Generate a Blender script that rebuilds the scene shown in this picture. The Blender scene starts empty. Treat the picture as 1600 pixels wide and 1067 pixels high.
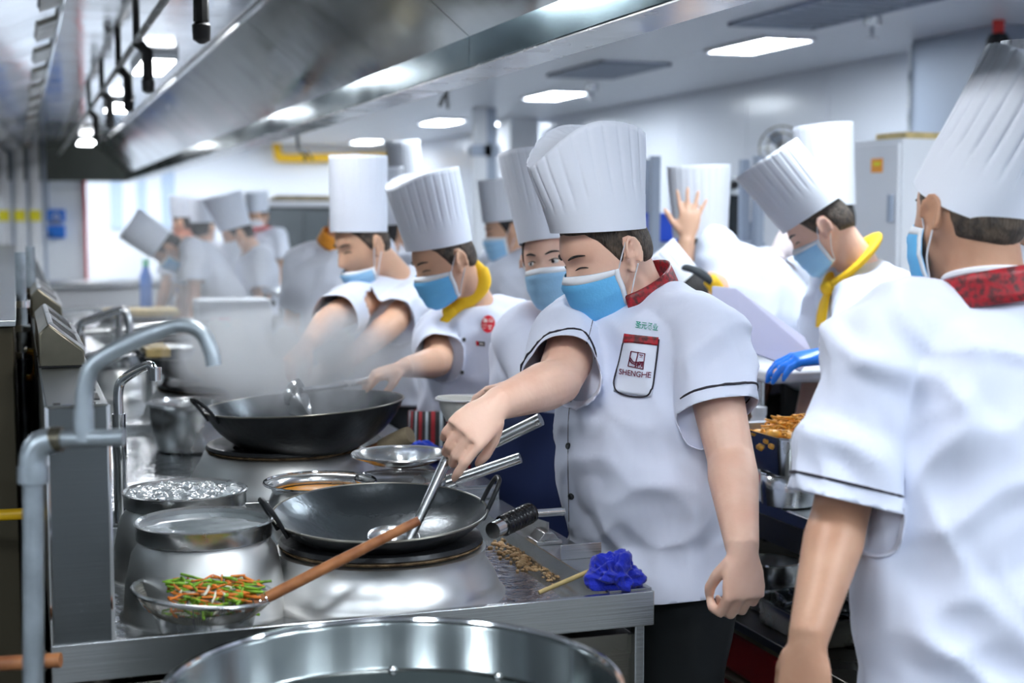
import bpy, bmesh, math, random
import numpy as np
from mathutils import Vector, Matrix, noise
from mathutils.bvhtree import BVHTree

random.seed(7)
scene = bpy.context.scene
COL = scene.collection

# ------------------------------------------------------------------ camera
FPX, PCX, PCY, CAMH = 2250.0, 800.0, 533.5, 1.52
PIT = math.atan(193.5 / FPX)
YAW = math.atan(775 * math.cos(PIT) / FPX)
CAM = np.array([0, 0, CAMH])
FW = np.array([math.sin(YAW) * math.cos(PIT), math.cos(YAW) * math.cos(PIT), -math.sin(PIT)])
RT = np.array([math.cos(YAW), -math.sin(YAW), 0.0])
UP = np.cross(RT, FW)
cd = bpy.data.cameras.new('camera')
cd.sensor_width = 36.0
cd.lens = 36.0 * FPX / 1600.0
cd.clip_start = 0.02
cd.dof.use_dof = True
cd.dof.focus_distance = 3.05
cd.dof.aperture_fstop = 2.7
cam = bpy.data.objects.new('camera', cd)
cam.location = CAM
cam.rotation_euler = (math.pi / 2 - PIT, 0, -YAW)
COL.objects.link(cam)
scene.camera = cam

# ------------------------------------------------------------------ world, exposure
w = bpy.data.worlds.new('world')
scene.world = w
w.use_nodes = True
w.node_tree.nodes['Background'].inputs[0].default_value = (0.80, 0.88, 1.0, 1)
w.node_tree.nodes['Background'].inputs[1].default_value = 0.3
vs = scene.view_settings
vs.view_transform = 'Standard'
vs.look = 'None'
vs.exposure = 0.16
vs.gamma = 1.0
vs.use_curve_mapping = False
try:
    scene.cycles.max_bounces = 10
    scene.cycles.diffuse_bounces = 5
    scene.cycles.glossy_bounces = 5
    scene.cycles.transmission_bounces = 6
    scene.cycles.volume_bounces = 1
    scene.cycles.transparent_max_bounces = 10
    scene.cycles.use_denoising = True
    scene.cycles.sample_clamp_indirect = 6.0
    scene.cycles.caustics_reflective = False
    scene.cycles.caustics_refractive = False
    scene.cycles.volume_max_steps = 96
except Exception:
    pass
LAMP_W = 44.0        # radiance of the ceiling panels
HOOD_W = 44.0

# ------------------------------------------------------------------ geometry helpers
def V(p): return np.array(p, float)
def nrm(v):
    v = V(v); n = np.linalg.norm(v)
    return v / n if n > 1e-9 else v
def ray(x, y): return FW + RT * (x - PCX) / FPX - UP * (y - PCY) / FPX
def aD(x, y, D): return CAM + ray(x, y) * D
def aZ(x, y, z): r = ray(x, y); return CAM + r * (z - CAMH) / r[2]
def aX(x, y, X): r = ray(x, y); return CAM + r * X / r[0]
def aY(x, y, Y): r = ray(x, y); return CAM + r * Y / r[1]
def aL(x, y, P, L, far=False):
    """point on the sight line through a pixel at distance L from the joint P"""
    r = nrm(ray(x, y)); d = V(P) - CAM
    t = d @ r; h2 = d @ d - t * t
    if h2 >= L * L: q = CAM + r * t; return V(P) + nrm(q - P) * L
    s = math.sqrt(L * L - h2)
    return CAM + r * (t + s if far else t - s)
def proj(P):
    d = V(P) - CAM; D = d @ FW
    return PCX + FPX * (d @ RT) / D, PCY - FPX * (d @ UP) / D, D
def sstep(a, b, x):
    t = np.clip((x - a) / (b - a), 0, 1); return t * t * (3 - 2 * t)
def frame(d, hint=(0, 0, 1)):
    d = nrm(d); s = np.cross(d, V(hint))
    if np.linalg.norm(s) < 1e-4: s = np.cross(d, (1, 0, 0.1))
    s = nrm(s); return d, s, np.cross(s, d)
def catmull(pts, n):
    pts = [V(p) for p in pts]
    P = [2 * pts[0] - pts[1]] + pts + [2 * pts[-1] - pts[-2]]
    out = []
    for i in range(1, len(P) - 2):
        for k in range(n):
            t = k / n
            out.append(0.5 * ((2 * P[i]) + (-P[i - 1] + P[i + 1]) * t + (2 * P[i - 1] - 5 * P[i] + 4 * P[i + 1] - P[i + 2]) * t * t + (-P[i - 1] + 3 * P[i] - 3 * P[i + 1] + P[i + 2]) * t ** 3))
    out.append(P[-2]); return out

ORG = {}
class MB:
    def __init__(s): s.v = []; s.f = []; s.n = 0; s.mi = []
    def add(s, v, f, mi=0):
        v = np.asarray(v, float).reshape(-1, 3)
        s.v.append(v); s.f += [tuple(int(i) + s.n for i in q) for q in f]; s.mi += [mi] * len(f); s.n += len(v)
        return s
    def box(s, x0, x1, y0, y1, z0, z1, mi=0):
        x0, x1 = sorted((x0, x1)); y0, y1 = sorted((y0, y1)); z0, z1 = sorted((z0, z1))
        return s.add([(x0, y0, z0), (x1, y0, z0), (x1, y1, z0), (x0, y1, z0), (x0, y0, z1), (x1, y0, z1), (x1, y1, z1), (x0, y1, z1)],
                     [(0, 3, 2, 1), (4, 5, 6, 7), (0, 1, 5, 4), (1, 2, 6, 5), (2, 3, 7, 6), (3, 0, 4, 7)], mi)
    def prism(s, poly, axis, a, b, mi=0):
        """polygon in the two other axes, extruded along axis from a to b"""
        n = len(poly); vs_ = []
        for t in (a, b):
            for (p, q) in poly:
                vs_.append({'x': (t, p, q), 'y': (p, t, q), 'z': (p, q, t)}[axis])
        f = [tuple(range(n)), tuple(range(2 * n - 1, n - 1, -1))] + [(i, i + n, (i + 1) % n + n, (i + 1) % n) for i in range(n)]
        return s.add(vs_, f, mi)
    def rings(s, rings, cap0=True, cap1=True, closed=False, mi=0):
        m = len(rings[0]); k = len(rings); f = []
        for i in range(k - (0 if closed else 1)):
            a = i * m; b = ((i + 1) % k) * m
            for j in range(m):
                f.append((a + j, a + (j + 1) % m, b + (j + 1) % m, b + j))
        if cap0 and not closed: f.append(tuple(range(m - 1, -1, -1)))
        if cap1 and not closed: f.append(tuple(range((k - 1) * m, k * m)))
        return s.add(np.concatenate([np.asarray(r, float) for r in rings]), f, mi)
    def lathe(s, prof, c=(0, 0, 0), n=40, R=None, cap0=False, cap1=False, mi=0):
        a = np.arange(n) * 2 * math.pi / n; out = []
        for r, z in prof:
            p = np.stack([r * np.cos(a), r * np.sin(a), np.full(n, z)], 1)
            if R is not None: p = p @ np.asarray(R).T
            out.append(p + V(c))
        return s.rings(out, cap0, cap1, mi=mi)
    def tube(s, pts, r, n=10, closed=False, caps=True, flat=1.0, hint=(0, 0, 1), mi=0):
        pts = [V(p) for p in pts]; k = len(pts)
        rr = [r] * k if np.isscalar(r) else list(r)
        a = np.arange(n) * 2 * math.pi / n; out = []; side = None
        for i in range(k):
            if closed: d = nrm(pts[(i + 1) % k] - pts[i - 1])
            else: d = nrm(pts[min(i + 1, k - 1)] - pts[max(i - 1, 0)])
            if side is None: _, side, _ = frame(d, hint)
            side = nrm(side - d * (side @ d)); up = np.cross(side, d)
            out.append(pts[i] + rr[i] * (np.outer(np.cos(a), side) + flat * np.outer(np.sin(a), up)))
        return s.rings(out, caps, caps, closed, mi)
    def loft(s, secs, n=20, mi=0):
        """secs: (centre, u axis, half u, v axis, half v)"""
        a = np.arange(n) * 2 * math.pi / n; out = []
        for c, u, hu, v, hv in secs:
            out.append(V(c) + np.outer(np.cos(a) * hu, V(u)) + np.outer(np.sin(a) * hv, V(v)))
        return s.rings(out, True, True, mi=mi)
    def ball(s, c, rx, ry=None, rz=None, R=None, n=16, m=10, mi=0):
        ry = ry or rx; rz = rz or rx
        a = np.arange(n) * 2 * math.pi / n; vs_ = [(0, 0, -rz)]
        for i in range(1, m):
            t = -math.pi / 2 + math.pi * i / m
            for q in a: vs_.append((rx * math.cos(t) * math.cos(q), ry * math.cos(t) * math.sin(q), rz * math.sin(t)))
        vs_.append((0, 0, rz)); vs_ = np.array(vs_)
        if R is not None: vs_ = vs_ @ np.asarray(R).T
        f = [(0, 1 + (j + 1) % n, 1 + j) for j in range(n)]
        for i in range(m - 2):
            for j in range(n):
                p = 1 + i * n; f.append((p + j, p + (j + 1) % n, p + n + (j + 1) % n, p + n + j))
        t = len(vs_) - 1; p = 1 + (m - 2) * n
        f += [(p + j, p + (j + 1) % n, t) for j in range(n)]
        return s.add(vs_ + V(c), f, mi)
    def grid(s, P, mi=0, wrap=False):
        P = np.asarray(P, float); a, b = P.shape[:2]; f = []
        for i in range(a - 1):
            for j in range(b - (0 if wrap else 1)):
                f.append((i * b + j, i * b + (j + 1) % b, (i + 1) * b + (j + 1) % b, (i + 1) * b + j))
        return s.add(P.reshape(-1, 3), f, mi)
    def verts(s): return np.concatenate(s.v) if s.v else np.zeros((0, 3))
    def xf(s, fn): s.v = [fn(s.verts())]; return s
    def build(s, name, mats, parent=None, origin=None, smooth=40, bevel=0.0, solid=0.0, sub=0):
        P = s.verts()
        if parent is not None: o = ORG[parent]
        elif origin is not None: o = V(origin)
        else: o = np.array([(P[:, 0].min() + P[:, 0].max()) / 2, (P[:, 1].min() + P[:, 1].max()) / 2, P[:, 2].min()])
        me = bpy.data.meshes.new(name)
        me.from_pydata((P - o).tolist(), [], s.f)
        return finish(me, name, mats, parent, o, smooth, bevel, solid, sub, s.mi)
def finish(me, name, mats, parent, o, smooth=40, bevel=0.0, solid=0.0, sub=0, mi=None):
    if not isinstance(mats, (list, tuple)): mats = [mats]
    for m in mats: me.materials.append(MAT[m] if isinstance(m, str) else m)
    if mi is not None and any(mi): me.polygons.foreach_set('material_index', mi)
    bm = bmesh.new(); bm.from_mesh(me)
    bmesh.ops.recalc_face_normals(bm, faces=bm.faces); bm.to_mesh(me); bm.free()
    if smooth:
        me.polygons.foreach_set('use_smooth', [True] * len(me.polygons))
        if smooth < 180: me.set_sharp_from_angle(angle=math.radians(smooth))
    me.update()
    ob = bpy.data.objects.new(name, me); COL.objects.link(ob)
    if parent is not None: ob.parent = parent
    else: ob.location = o
    ORG[ob] = V(o)
    if bevel:
        b = ob.modifiers.new('bevel', 'BEVEL'); b.width = bevel; b.segments = 2; b.limit_method = 'ANGLE'; b.angle_limit = math.radians(50)
    if solid:
        q = ob.modifiers.new('solid', 'SOLIDIFY'); q.thickness = solid; q.offset = 0
    if sub:
        q = ob.modifiers.new('sub', 'SUBSURF'); q.levels = sub; q.render_levels = sub
    return ob
def thing(name, label, cat, loc, group=None, kind=None):
    o = bpy.data.objects.new(name, None); COL.objects.link(o)
    o.location = loc; o.empty_display_size = 0.05; ORG[o] = V(loc)
    return tag(o, label, cat, group, kind)
def tag(o, label=None, cat=None, group=None, kind=None):
    if label: o['label'] = label
    if cat: o['category'] = cat
    if group: o['group'] = group
    if kind: o['kind'] = kind
    return o
def copy_thing(root, off, label=None):
    r = root.copy(); COL.objects.link(r); r.location = Vector(root.location) + Vector(off); ORG[r] = ORG[root] + V(off)
    if label: r['label'] = label
    for ch in list(root.children):
        c = ch.copy(); COL.objects.link(c); c.parent = r; ORG[c] = ORG[ch] + V(off)
        for g in list(ch.children):
            d = g.copy(); COL.objects.link(d); d.parent = c
    return r
def rotm(axis, deg): return np.array(Matrix.Rotation(math.radians(deg), 3, axis))

# ------------------------------------------------------------------ materials
MAT = {}
def mat(name, col, rough=0.5, metal=0.0, bump=0.0, bscale=(30, 30, 30), var=0.0, vscale=6.0, col2=None, sss=0.0, emit=None, spec=0.5, coat=0.0, sheen=0.0, trans=0.0, ior=1.45, alpha=1.0, rvar=0.0, detail=4.0):
    m = bpy.data.materials.new(name); m.use_nodes = True; MAT[name] = m
    nt = m.node_tree; b = nt.nodes['Principled BSDF']
    b.inputs['Base Color'].default_value = (*col, 1)
    b.inputs['Roughness'].default_value = rough
    b.inputs['Metallic'].default_value = metal
    b.inputs['Specular IOR Level'].default_value = spec
    b.inputs['IOR'].default_value = ior
    if coat: b.inputs['Coat Weight'].default_value = coat
    if sheen: b.inputs['Sheen Weight'].default_value = sheen
    if trans: b.inputs['Transmission Weight'].default_value = trans
    if alpha < 1: b.inputs['Alpha'].default_value = alpha
    if sss:
        b.inputs['Subsurface Weight'].default_value = sss
        b.inputs['Subsurface Radius'].default_value = (0.012, 0.005, 0.003)
        b.inputs['Subsurface Scale'].default_value = 0.6
    if emit is not None:
        b.inputs['Emission Color'].default_value = (*emit[0], 1); b.inputs['Emission Strength'].default_value = emit[1]
    L = nt.links.new
    if bump or var or col2 or rvar:
        tc = nt.nodes.new('ShaderNodeTexCoord'); mp = nt.nodes.new('ShaderNodeMapping')
        L(tc.outputs['Object'], mp.inputs['Vector'])
    if bump:
        mp.inputs['Scale'].default_value = bscale
        nz = nt.nodes.new('ShaderNodeTexNoise'); nz.inputs['Scale'].default_value = 1.0; nz.inputs['Detail'].default_value = detail
        L(mp.outputs[0], nz.inputs['Vector'])
        bp = nt.nodes.new('ShaderNodeBump'); bp.inputs['Strength'].default_value = bump; bp.inputs['Distance'].default_value = 0.01
        L(nz.outputs[0], bp.inputs['Height']); L(bp.outputs[0], b.inputs['Normal'])
    if var or col2 or rvar:
        n2 = nt.nodes.new('ShaderNodeTexNoise'); n2.inputs['Scale'].default_value = vscale; n2.inputs['Detail'].default_value = 5
        L(tc.outputs['Object'], n2.inputs['Vector'])
        if var or col2:
            cr = nt.nodes.new('ShaderNodeValToRGB')
            c2 = col2 if col2 else tuple(max(0, c * (1 - var)) for c in col)
            cr.color_ramp.elements[0].position = 0.38; cr.color_ramp.elements[1].position = 0.62
            cr.color_ramp.elements[0].color = (*c2, 1); cr.color_ramp.elements[1].color = (*col, 1)
            L(n2.outputs[0], cr.inputs[0]); L(cr.outputs[0], b.inputs['Base Color'])
        if rvar:
            mr = nt.nodes.new('ShaderNodeMapRange'); mr.inputs[1].default_value = 0.35; mr.inputs[2].default_value = 0.65
            mr.inputs[3].default_value = max(0.02, rough - rvar); mr.inputs[4].default_value = rough + rvar
            L(n2.outputs[0], mr.inputs[0]); L(mr.outputs[0], b.inputs['Roughness'])
    return m
ST = (0.60, 0.62, 0.63)
mat('steel', ST, 0.26, 1.0, bump=0.04, bscale=(4, 160, 160))
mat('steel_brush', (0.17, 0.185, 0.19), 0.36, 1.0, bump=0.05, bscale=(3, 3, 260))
mat('steel_wet', (0.66, 0.68, 0.70), 0.13, 1.0, bump=0.35, bscale=(38, 38, 38), rvar=0.10, vscale=25)
mat('panel_brown', (0.10, 0.085, 0.055), 0.5, 0.6)
mat('steel_polish', (0.62, 0.63, 0.63), 0.25, 1.0, bump=0.02, bscale=(14, 14, 14), rvar=0.05)
mat('steel_pot', (0.27, 0.30, 0.30), 0.20, 1.0, bump=0.03, bscale=(60, 60, 1.5), rvar=0.06)
mat('steel_dome', (0.72, 0.72, 0.71), 0.42, 1.0, bump=0.05, bscale=(12, 12, 12), rvar=0.08)
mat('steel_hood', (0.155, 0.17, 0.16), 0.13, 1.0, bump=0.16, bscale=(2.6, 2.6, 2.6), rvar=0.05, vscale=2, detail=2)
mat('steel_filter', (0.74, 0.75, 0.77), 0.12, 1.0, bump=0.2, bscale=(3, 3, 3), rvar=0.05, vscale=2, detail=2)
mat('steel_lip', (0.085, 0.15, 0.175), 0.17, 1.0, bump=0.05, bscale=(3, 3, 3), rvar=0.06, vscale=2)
mat('steel_dark', (0.22, 0.21, 0.18), 0.32, 1.0, bump=0.05, bscale=(3, 3, 200), rvar=0.08)
mat('steel_brown', (0.30, 0.27, 0.20), 0.34, 1.0, bump=0.05, bscale=(3, 3, 120), var=0.35)
mat('galvanised', (0.50, 0.56, 0.60), 0.38, 0.85, bump=0.1, bscale=(40, 40, 40), var=0.3, vscale=14)
mat('chrome', (0.78, 0.79, 0.80), 0.08, 1.0)
mat('slot_dark', (0.012, 0.012, 0.012), 0.6)
mat('iron', (0.030, 0.033, 0.036), 0.42, 0.55, bump=0.12, bscale=(70, 70, 70), rvar=0.10, vscale=18, col2=(0.018, 0.019, 0.020))
mat('iron_inner', (0.045, 0.055, 0.062), 0.27, 0.6, bump=0.08, bscale=(60, 60, 60))
mat('cast_ring', (0.020, 0.021, 0.023), 0.38, 0.3, bump=0.15, bscale=(60, 60, 60), rvar=0.1)
mat('char', (0.10, 0.055, 0.022), 0.8, 0.0, bump=0.6, bscale=(120, 120, 120), col2=(0.35, 0.24, 0.13), vscale=40)
mat('wood', (0.42, 0.17, 0.065), 0.42, 0.0, bump=0.12, bscale=(40, 40, 40), col2=(0.22, 0.075, 0.03), vscale=14)
mat('bamboo', (0.62, 0.47, 0.20), 0.5, var=0.25, vscale=30)
mat('black_rubber', (0.008, 0.008, 0.009), 0.22)
mat('tan_cloth', (0.42, 0.34, 0.22), 0.85, bump=0.4, bscale=(60, 60, 60), var=0.3)
mat('broth', (0.78, 0.31, 0.02), 0.08, 0.0, spec=0.4, bump=0.03, bscale=(20, 20, 20))
mat('soup', (0.16, 0.045, 0.015), 0.1, coat=1.0, var=0.4)
mat('water', (0.24, 0.28, 0.29), 0.02, 0.0, spec=0.9, coat=1.0, bump=0.06, bscale=(16, 16, 16))
mat('water_boil', (0.34, 0.38, 0.40), 0.04, 0.0, spec=0.9, coat=1.0, bump=1.0, bscale=(55, 55, 55))
mat('blue_rag', (0.008, 0.022, 0.46), 0.9, bump=0.35, bscale=(220, 220, 220), sheen=0.3)
mat('blue_towel', (0.02, 0.08, 0.72), 0.9, bump=0.35, bscale=(120, 120, 120), sheen=0.3)
mat('green_veg', (0.26, 0.52, 0.035), 0.4, var=0.55, vscale=40)
mat('carrot', (0.85, 0.24, 0.03), 0.4, var=0.3, vscale=40)
mat('pale_veg', (0.75, 0.74, 0.60), 0.4, var=0.2, vscale=40)
mat('noodle', (0.86, 0.40, 0.05), 0.4, var=0.4, vscale=40)
mat('scrap', (0.46, 0.26, 0.11), 0.6, bump=0.5, bscale=(80, 80, 80), col2=(0.62, 0.42, 0.22), vscale=50)
mat('wall_white', (0.80, 0.83, 0.90), 0.22, spec=0.5, bump=0.02, bscale=(1.5, 1.5, 1.5))
mat('wall_far', (0.84, 0.86, 0.90), 0.35)
mat('wall_blue', (0.50, 0.60, 0.74), 0.4)
mat('ceil_white', (0.86, 0.90, 0.97), 0.30, bump=0.02, bscale=(1, 1, 1))
mat('seam', (0.34, 0.38, 0.46), 0.6)
mat('vent_grey', (0.36, 0.41, 0.50), 0.5)
mat('floor_tile', (0.15, 0.145, 0.135), 0.35, col2=(0.11, 0.11, 0.10), vscale=5)
mat('lamp', (1, 1, 1), 0.5, emit=((0.82, 0.91, 1.0), LAMP_W))
mat('hood_lamp', (1, 1, 1), 0.5, emit=((0.93, 0.96, 1.0), HOOD_W))
mat('white_plastic', (0.82, 0.83, 0.86), 0.3)
mat('cream_plastic', (0.74, 0.75, 0.72), 0.35)
mat('board_shaded', (0.56, 0.55, 0.70), 0.4)  # lavender base colour carries the shade on the white board
mat('yellow_paint', (0.90, 0.52, 0.01), 0.35)
mat('yellow_band', (0.85, 0.75, 0.02), 0.5)
mat('blue_box', (0.01, 0.16, 0.62), 0.4)
mat('blue_crate', (0.015, 0.09, 0.66), 0.4)
mat('red_plastic', (0.42, 0.008, 0.012), 0.35)
mat('red_print', (0.75, 0.06, 0.05), 0.6)
mat('orange_print', (0.92, 0.36, 0.04), 0.6)
mat('green_print', (0.08, 0.62, 0.34), 0.6)
mat('glass_dark', (0.015, 0.022, 0.026), 0.06, coat=0.5)
mat('black', (0.010, 0.010, 0.011), 0.5)
mat('cable_white', (0.8, 0.82, 0.84), 0.4)
mat('clear_bag', (0.85, 0.88, 0.92), 0.12, trans=0.75, ior=1.1, bump=0.5, bscale=(25, 25, 25))
mat('dark_green', (0.02, 0.05, 0.05), 0.5)
# cloth and people
mat('jacket', (0.72, 0.76, 0.90), 0.78, bump=0.55, bscale=(9, 9, 3.6), sheen=0.15, detail=3)
mat('jacket_b', (0.75, 0.79, 0.90), 0.78, bump=0.5, bscale=(9, 9, 4), sheen=0.15, detail=3)
mat('jacket_far', (0.73, 0.76, 0.85), 0.8, bump=0.3, bscale=(9, 9, 4))
mat('hat', (0.76, 0.80, 0.89), 0.7, bump=0.05, bscale=(40, 40, 40))
mat('hat_warm', (0.76, 0.78, 0.83), 0.7, bump=0.05, bscale=(40, 40, 40))
mat('mask_blue', (0.15, 0.52, 0.90), 0.7, bump=0.12, bscale=(160, 160, 160))
mat('mask_pale', (0.34, 0.62, 0.88), 0.7, bump=0.12, bscale=(160, 160, 160))
mat('mask_white', (0.84, 0.87, 0.92), 0.7)
mat('skin', (0.86, 0.565, 0.43), 0.46, sss=0.10, bump=0.06, bscale=(90, 90, 90), col2=(0.80, 0.48, 0.35), vscale=11)
mat('skin_tan', (0.55, 0.315, 0.205), 0.46, sss=0.10, bump=0.06, bscale=(90, 90, 90), col2=(0.48, 0.255, 0.16), vscale=11)
mat('skin_warm', (0.74, 0.44, 0.29), 0.48, sss=0.08, var=0.12, vscale=10)
mat('hair', (0.035, 0.026, 0.020), 0.6, bump=0.8, bscale=(260, 260, 60), col2=(0.10, 0.072, 0.050), vscale=60)
mat('hair_dark', (0.016, 0.013, 0.012), 0.55, bump=0.7, bscale=(200, 200, 60))
mat('lip', (0.42, 0.16, 0.13), 0.45)
mat('eye_white', (0.75, 0.74, 0.72), 0.25)
mat('iris', (0.018, 0.010, 0.007), 0.15)
mat('trouser_black', (0.010, 0.013, 0.015), 0.75, bump=0.25, bscale=(12, 12, 4))
mat('apron_navy', (0.010, 0.022, 0.085), 0.75, bump=0.2, bscale=(14, 14, 5))
mat('apron_dark', (0.030, 0.036, 0.042), 0.75, bump=0.2, bscale=(14, 14, 5))
mat('sleeve_black', (0.008, 0.008, 0.009), 0.6)
mat('collar_red', (0.42, 0.012, 0.022), 0.45, col2=(0.09, 0.02, 0.022), vscale=95, bump=0.15, bscale=(90, 90, 90))
mat('collar_deep', (0.36, 0.012, 0.02), 0.55)
mat('scarf_yellow', (0.92, 0.55, 0.012), 0.7, bump=0.2, bscale=(20, 20, 20))
mat('scarf_red', (0.70, 0.03, 0.04), 0.7)
mat('piping', (0.016, 0.012, 0.022), 0.6)
mat('button', (0.012, 0.014, 0.018), 0.3)
mat('text_maroon', (0.14, 0.008, 0.035), 0.7)
mat('text_green', (0.004, 0.28, 0.19), 0.7)
mat('badge_red', (0.60, 0.006, 0.022), 0.6)
mat('badge_ivory', (0.80, 0.74, 0.70), 0.6)
mat('glove_blue', (0.012, 0.21, 0.86), 0.35, bump=0.15, bscale=(40, 40, 40))
mat('glove_clear', (0.72, 0.62, 0.60), 0.3, bump=0.3, bscale=(60, 60, 60))
mat('shoe', (0.01, 0.01, 0.01), 0.4)
def stripes(name):
    m = bpy.data.materials.new(name); m.use_nodes = True; MAT[name] = m
    nt = m.node_tree; b = nt.nodes['Principled BSDF']; b.inputs['Roughness'].default_value = 0.8
    at = nt.nodes.new('ShaderNodeAttribute'); at.attribute_name = 'stripe'
    md = nt.nodes.new('ShaderNodeMath'); md.operation = 'FRACT'
    mu = nt.nodes.new('ShaderNodeMath'); mu.operation = 'MULTIPLY'; mu.inputs[1].default_value = 17.0
    nt.links.new(at.outputs['Fac'], mu.inputs[0]); nt.links.new(mu.outputs[0], md.inputs[0])
    cr = nt.nodes.new('ShaderNodeValToRGB'); cr.color_ramp.interpolation = 'CONSTANT'
    e = cr.color_ramp.elements; e[0].position = 0; e[0].color = (0.012, 0.012, 0.014, 1)
    e[1].position = 0.22; e[1].color = (0.33, 0.012, 0.02, 1)
    for p, c in ((0.50, (0.012, 0.012, 0.014, 1)), (0.72, (0.45, 0.52, 0.58, 1)), (0.92, (0.012, 0.012, 0.014, 1))):
        q = e.new(p); q.color = c
    nt.links.new(md.outputs[0], cr.inputs[0]); nt.links.new(cr.outputs[0], b.inputs['Base Color'])
stripes('apron_stripe')
# ================================================================== the room
X0, X1, Y0, Y1, ZC = -4.5, 5.3, -3.0, 20.5, 2.55
def struct(mb, name, m, label, parent=None, **k):
    o = mb.build(name, m, parent, **k)
    if parent is None: tag(o, label, None, None, 'structure')
    return o
fl = struct(MB().box(X0, X1, Y0, Y1, -0.1, 0), 'floor', 'floor_tile', 'dark wet tiled kitchen floor')
ce = struct(MB().box(X0, X1, Y0, Y1, ZC + 0.03, ZC + 0.13), 'ceiling', 'seam', 'white glossy panelled kitchen ceiling')
pm = {}
nx, ny = 8, 8; px_, py_ = (X1 - X0) / nx, (Y1 - Y0) / ny
for i in range(nx):
    for j in range(ny):
        if not pm:
            o = MB().box(X0, X0 + px_ - 0.008, Y0, Y0 + py_ - 0.008, ZC, ZC + 0.03).build('ceiling_panel', 'ceil_white', ce, bevel=0.003); pm['m'] = o
        else:
            o = pm['m'].copy(); COL.objects.link(o); o.location = (i * px_, j * py_, 0)
wr = struct(MB().box(X1 + 0.02, X1 + 0.14, Y0, Y1, 0, ZC + 0.03), 'wall_right', 'seam', 'glossy white panelled wall on the right')
npn = 20; pw = (Y1 - Y0) / npn
for j in range(npn):
    if j == 0: wp = o = MB().box(X1, X1 + 0.02, Y0, Y0 + pw - 0.006, 0, ZC).build('wall_panel', 'wall_white', wr, bevel=0.003)
    else: o = wp.copy(); COL.objects.link(o); o.location = (0, j * pw, 0)
struct(MB().box(X0 - 0.12, X0, Y0, Y1, 0, ZC + 0.03), 'wall_left', 'wall_far', 'white wall on the left side')
struct(MB().box(X0 - 0.12, X1 + 0.14, Y1, Y1 + 0.12, 0, ZC + 0.03), 'wall_back', 'wall_far', 'bright white wall at the far end of the kitchen')
struct(MB().box(X0 - 0.12, X1 + 0.14, Y0 - 0.12, Y0, 0, ZC + 0.03), 'wall_front', 'wall_far', 'white wall behind the viewer')
xp = aY(133, 400, 17.6)[0]
pwall = struct(MB().box(X0, xp, 17.6, 17.7, 0, ZC), 'wall_partition', 'wall_far', 'pale grey partition wall at the end of the cook line')
struct(MB().box(xp, xp + 0.03, 17.57, 17.72, 0, ZC), 'trim_1', 'red_print', 'thin red corner trim on the partition wall')
for k, (a, b) in enumerate(((173, 191), (214, 228), (253, 273))):
    struct(MB().box(aY(a, 320, Y1)[0], aY(b, 320, Y1)[0], Y1 - 0.04, Y1 - 0.002, aY(a, 358, Y1)[2], ZC - 0.01), 'trim_%d' % (k + 2), 'wall_blue', 'pale blue vertical strip on the far wall')
# pillar by the right wall with a chrome corner
pil = struct(MB().box(4.98, X1 - 0.002, 6.55, 7.3, 0, ZC), 'trim_5', 'vent_grey', 'grey pillar standing against the right wall')
MB().box(4.965, 4.995, 7.29, 7.32, 0.0, ZC - 0.02).build('corner_strip', 'chrome', pil)
r = thing('fire_pipe', 'red fire pipe with a dark valve beside the grey pillar', 'pipe', (4.9, 6.42, 1.2))
MB().tube([(4.9, 6.42, 0.0), (4.9, 6.42, ZC - 0.001)], 0.03, 12).build('pipe', 'red_print', r)
MB().lathe([(0.045, -0.06), (0.06, -0.03), (0.06, 0.03), (0.045, 0.06)], (4.9, 6.42, 2.42), 12, cap0=True, cap1=True).build('valve', 'black', r)
# ------------------------------------------------------------------ ceiling lamps
LN = 0
def ceiling_lamp(x, y, label, wx=0.30, wy=0.62):
    t = thing('ceiling_light', label, 'ceiling light', (x, y, ZC - 0.03), 'flush ceiling light panels')
    f = MB()
    for a in ((x - wx / 2 - .02, x - wx / 2, y - wy / 2 - .02, y + wy / 2 + .02), (x + wx / 2, x + wx / 2 + .02, y - wy / 2 - .02, y + wy / 2 + .02),
              (x - wx / 2, x + wx / 2, y - wy / 2 - .02, y - wy / 2), (x - wx / 2, x + wx / 2, y + wy / 2, y + wy / 2 + .02)):
        f.box(*a, ZC - 0.022, ZC)
    f.build('frame', 'white_plastic', t)
    MB().box(x - wx / 2, x + wx / 2, y - wy / 2, y + wy / 2, ZC - 0.016, ZC - 0.004).build('diffuser', 'lamp', t)
names = ['lit ceiling panel nearest the grey pillar, largest of the row', 'lit ceiling panel above the foremost chef hat, second of the row', 'lit ceiling panel just right of the hood edge, third of the row', 'smallest lit ceiling panel over the yellow pipe']
for (a, b), n in zip(((1185, 68), (866, 147), (690, 189), (573, 220)), names):
    p = aZ(a, b, ZC); ceiling_lamp(p[0], p[1], n, 0.30, 0.72)
p = aZ(818, 189, ZC); ceiling_lamp(p[0] - 0.12, p[1], 'lit ceiling panel beside the hanging white duct box', 0.22, 0.8)
ORD = ('nearest', 'second', 'third', 'fourth', 'fifth', 'sixth')
for k in range(6):  # unseen row, added to light the aisle and the chefs
    ceiling_lamp(2.35, 0.6 + 3.3 * k, ORD[k] + ' added square light panel above the aisle, unseen behind the hood', 0.5, 0.5)
for k in range(2):  # out-of-view pair added to help light the room
    ceiling_lamp(4.2, 4.0 - 3.5 * k, ('added unseen ceiling light over the near end of the prep tables', 'added unseen ceiling light in the corner behind the viewer')[k], 0.3, 0.62)
for k in range(4):  # out of view, added to raise the overall room light
    ceiling_lamp(-2.6, 0.6 + 5.0 * k, ORD[k] + ' added unseen square ceiling light over the opposite cook line', 0.6, 0.6)
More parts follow.
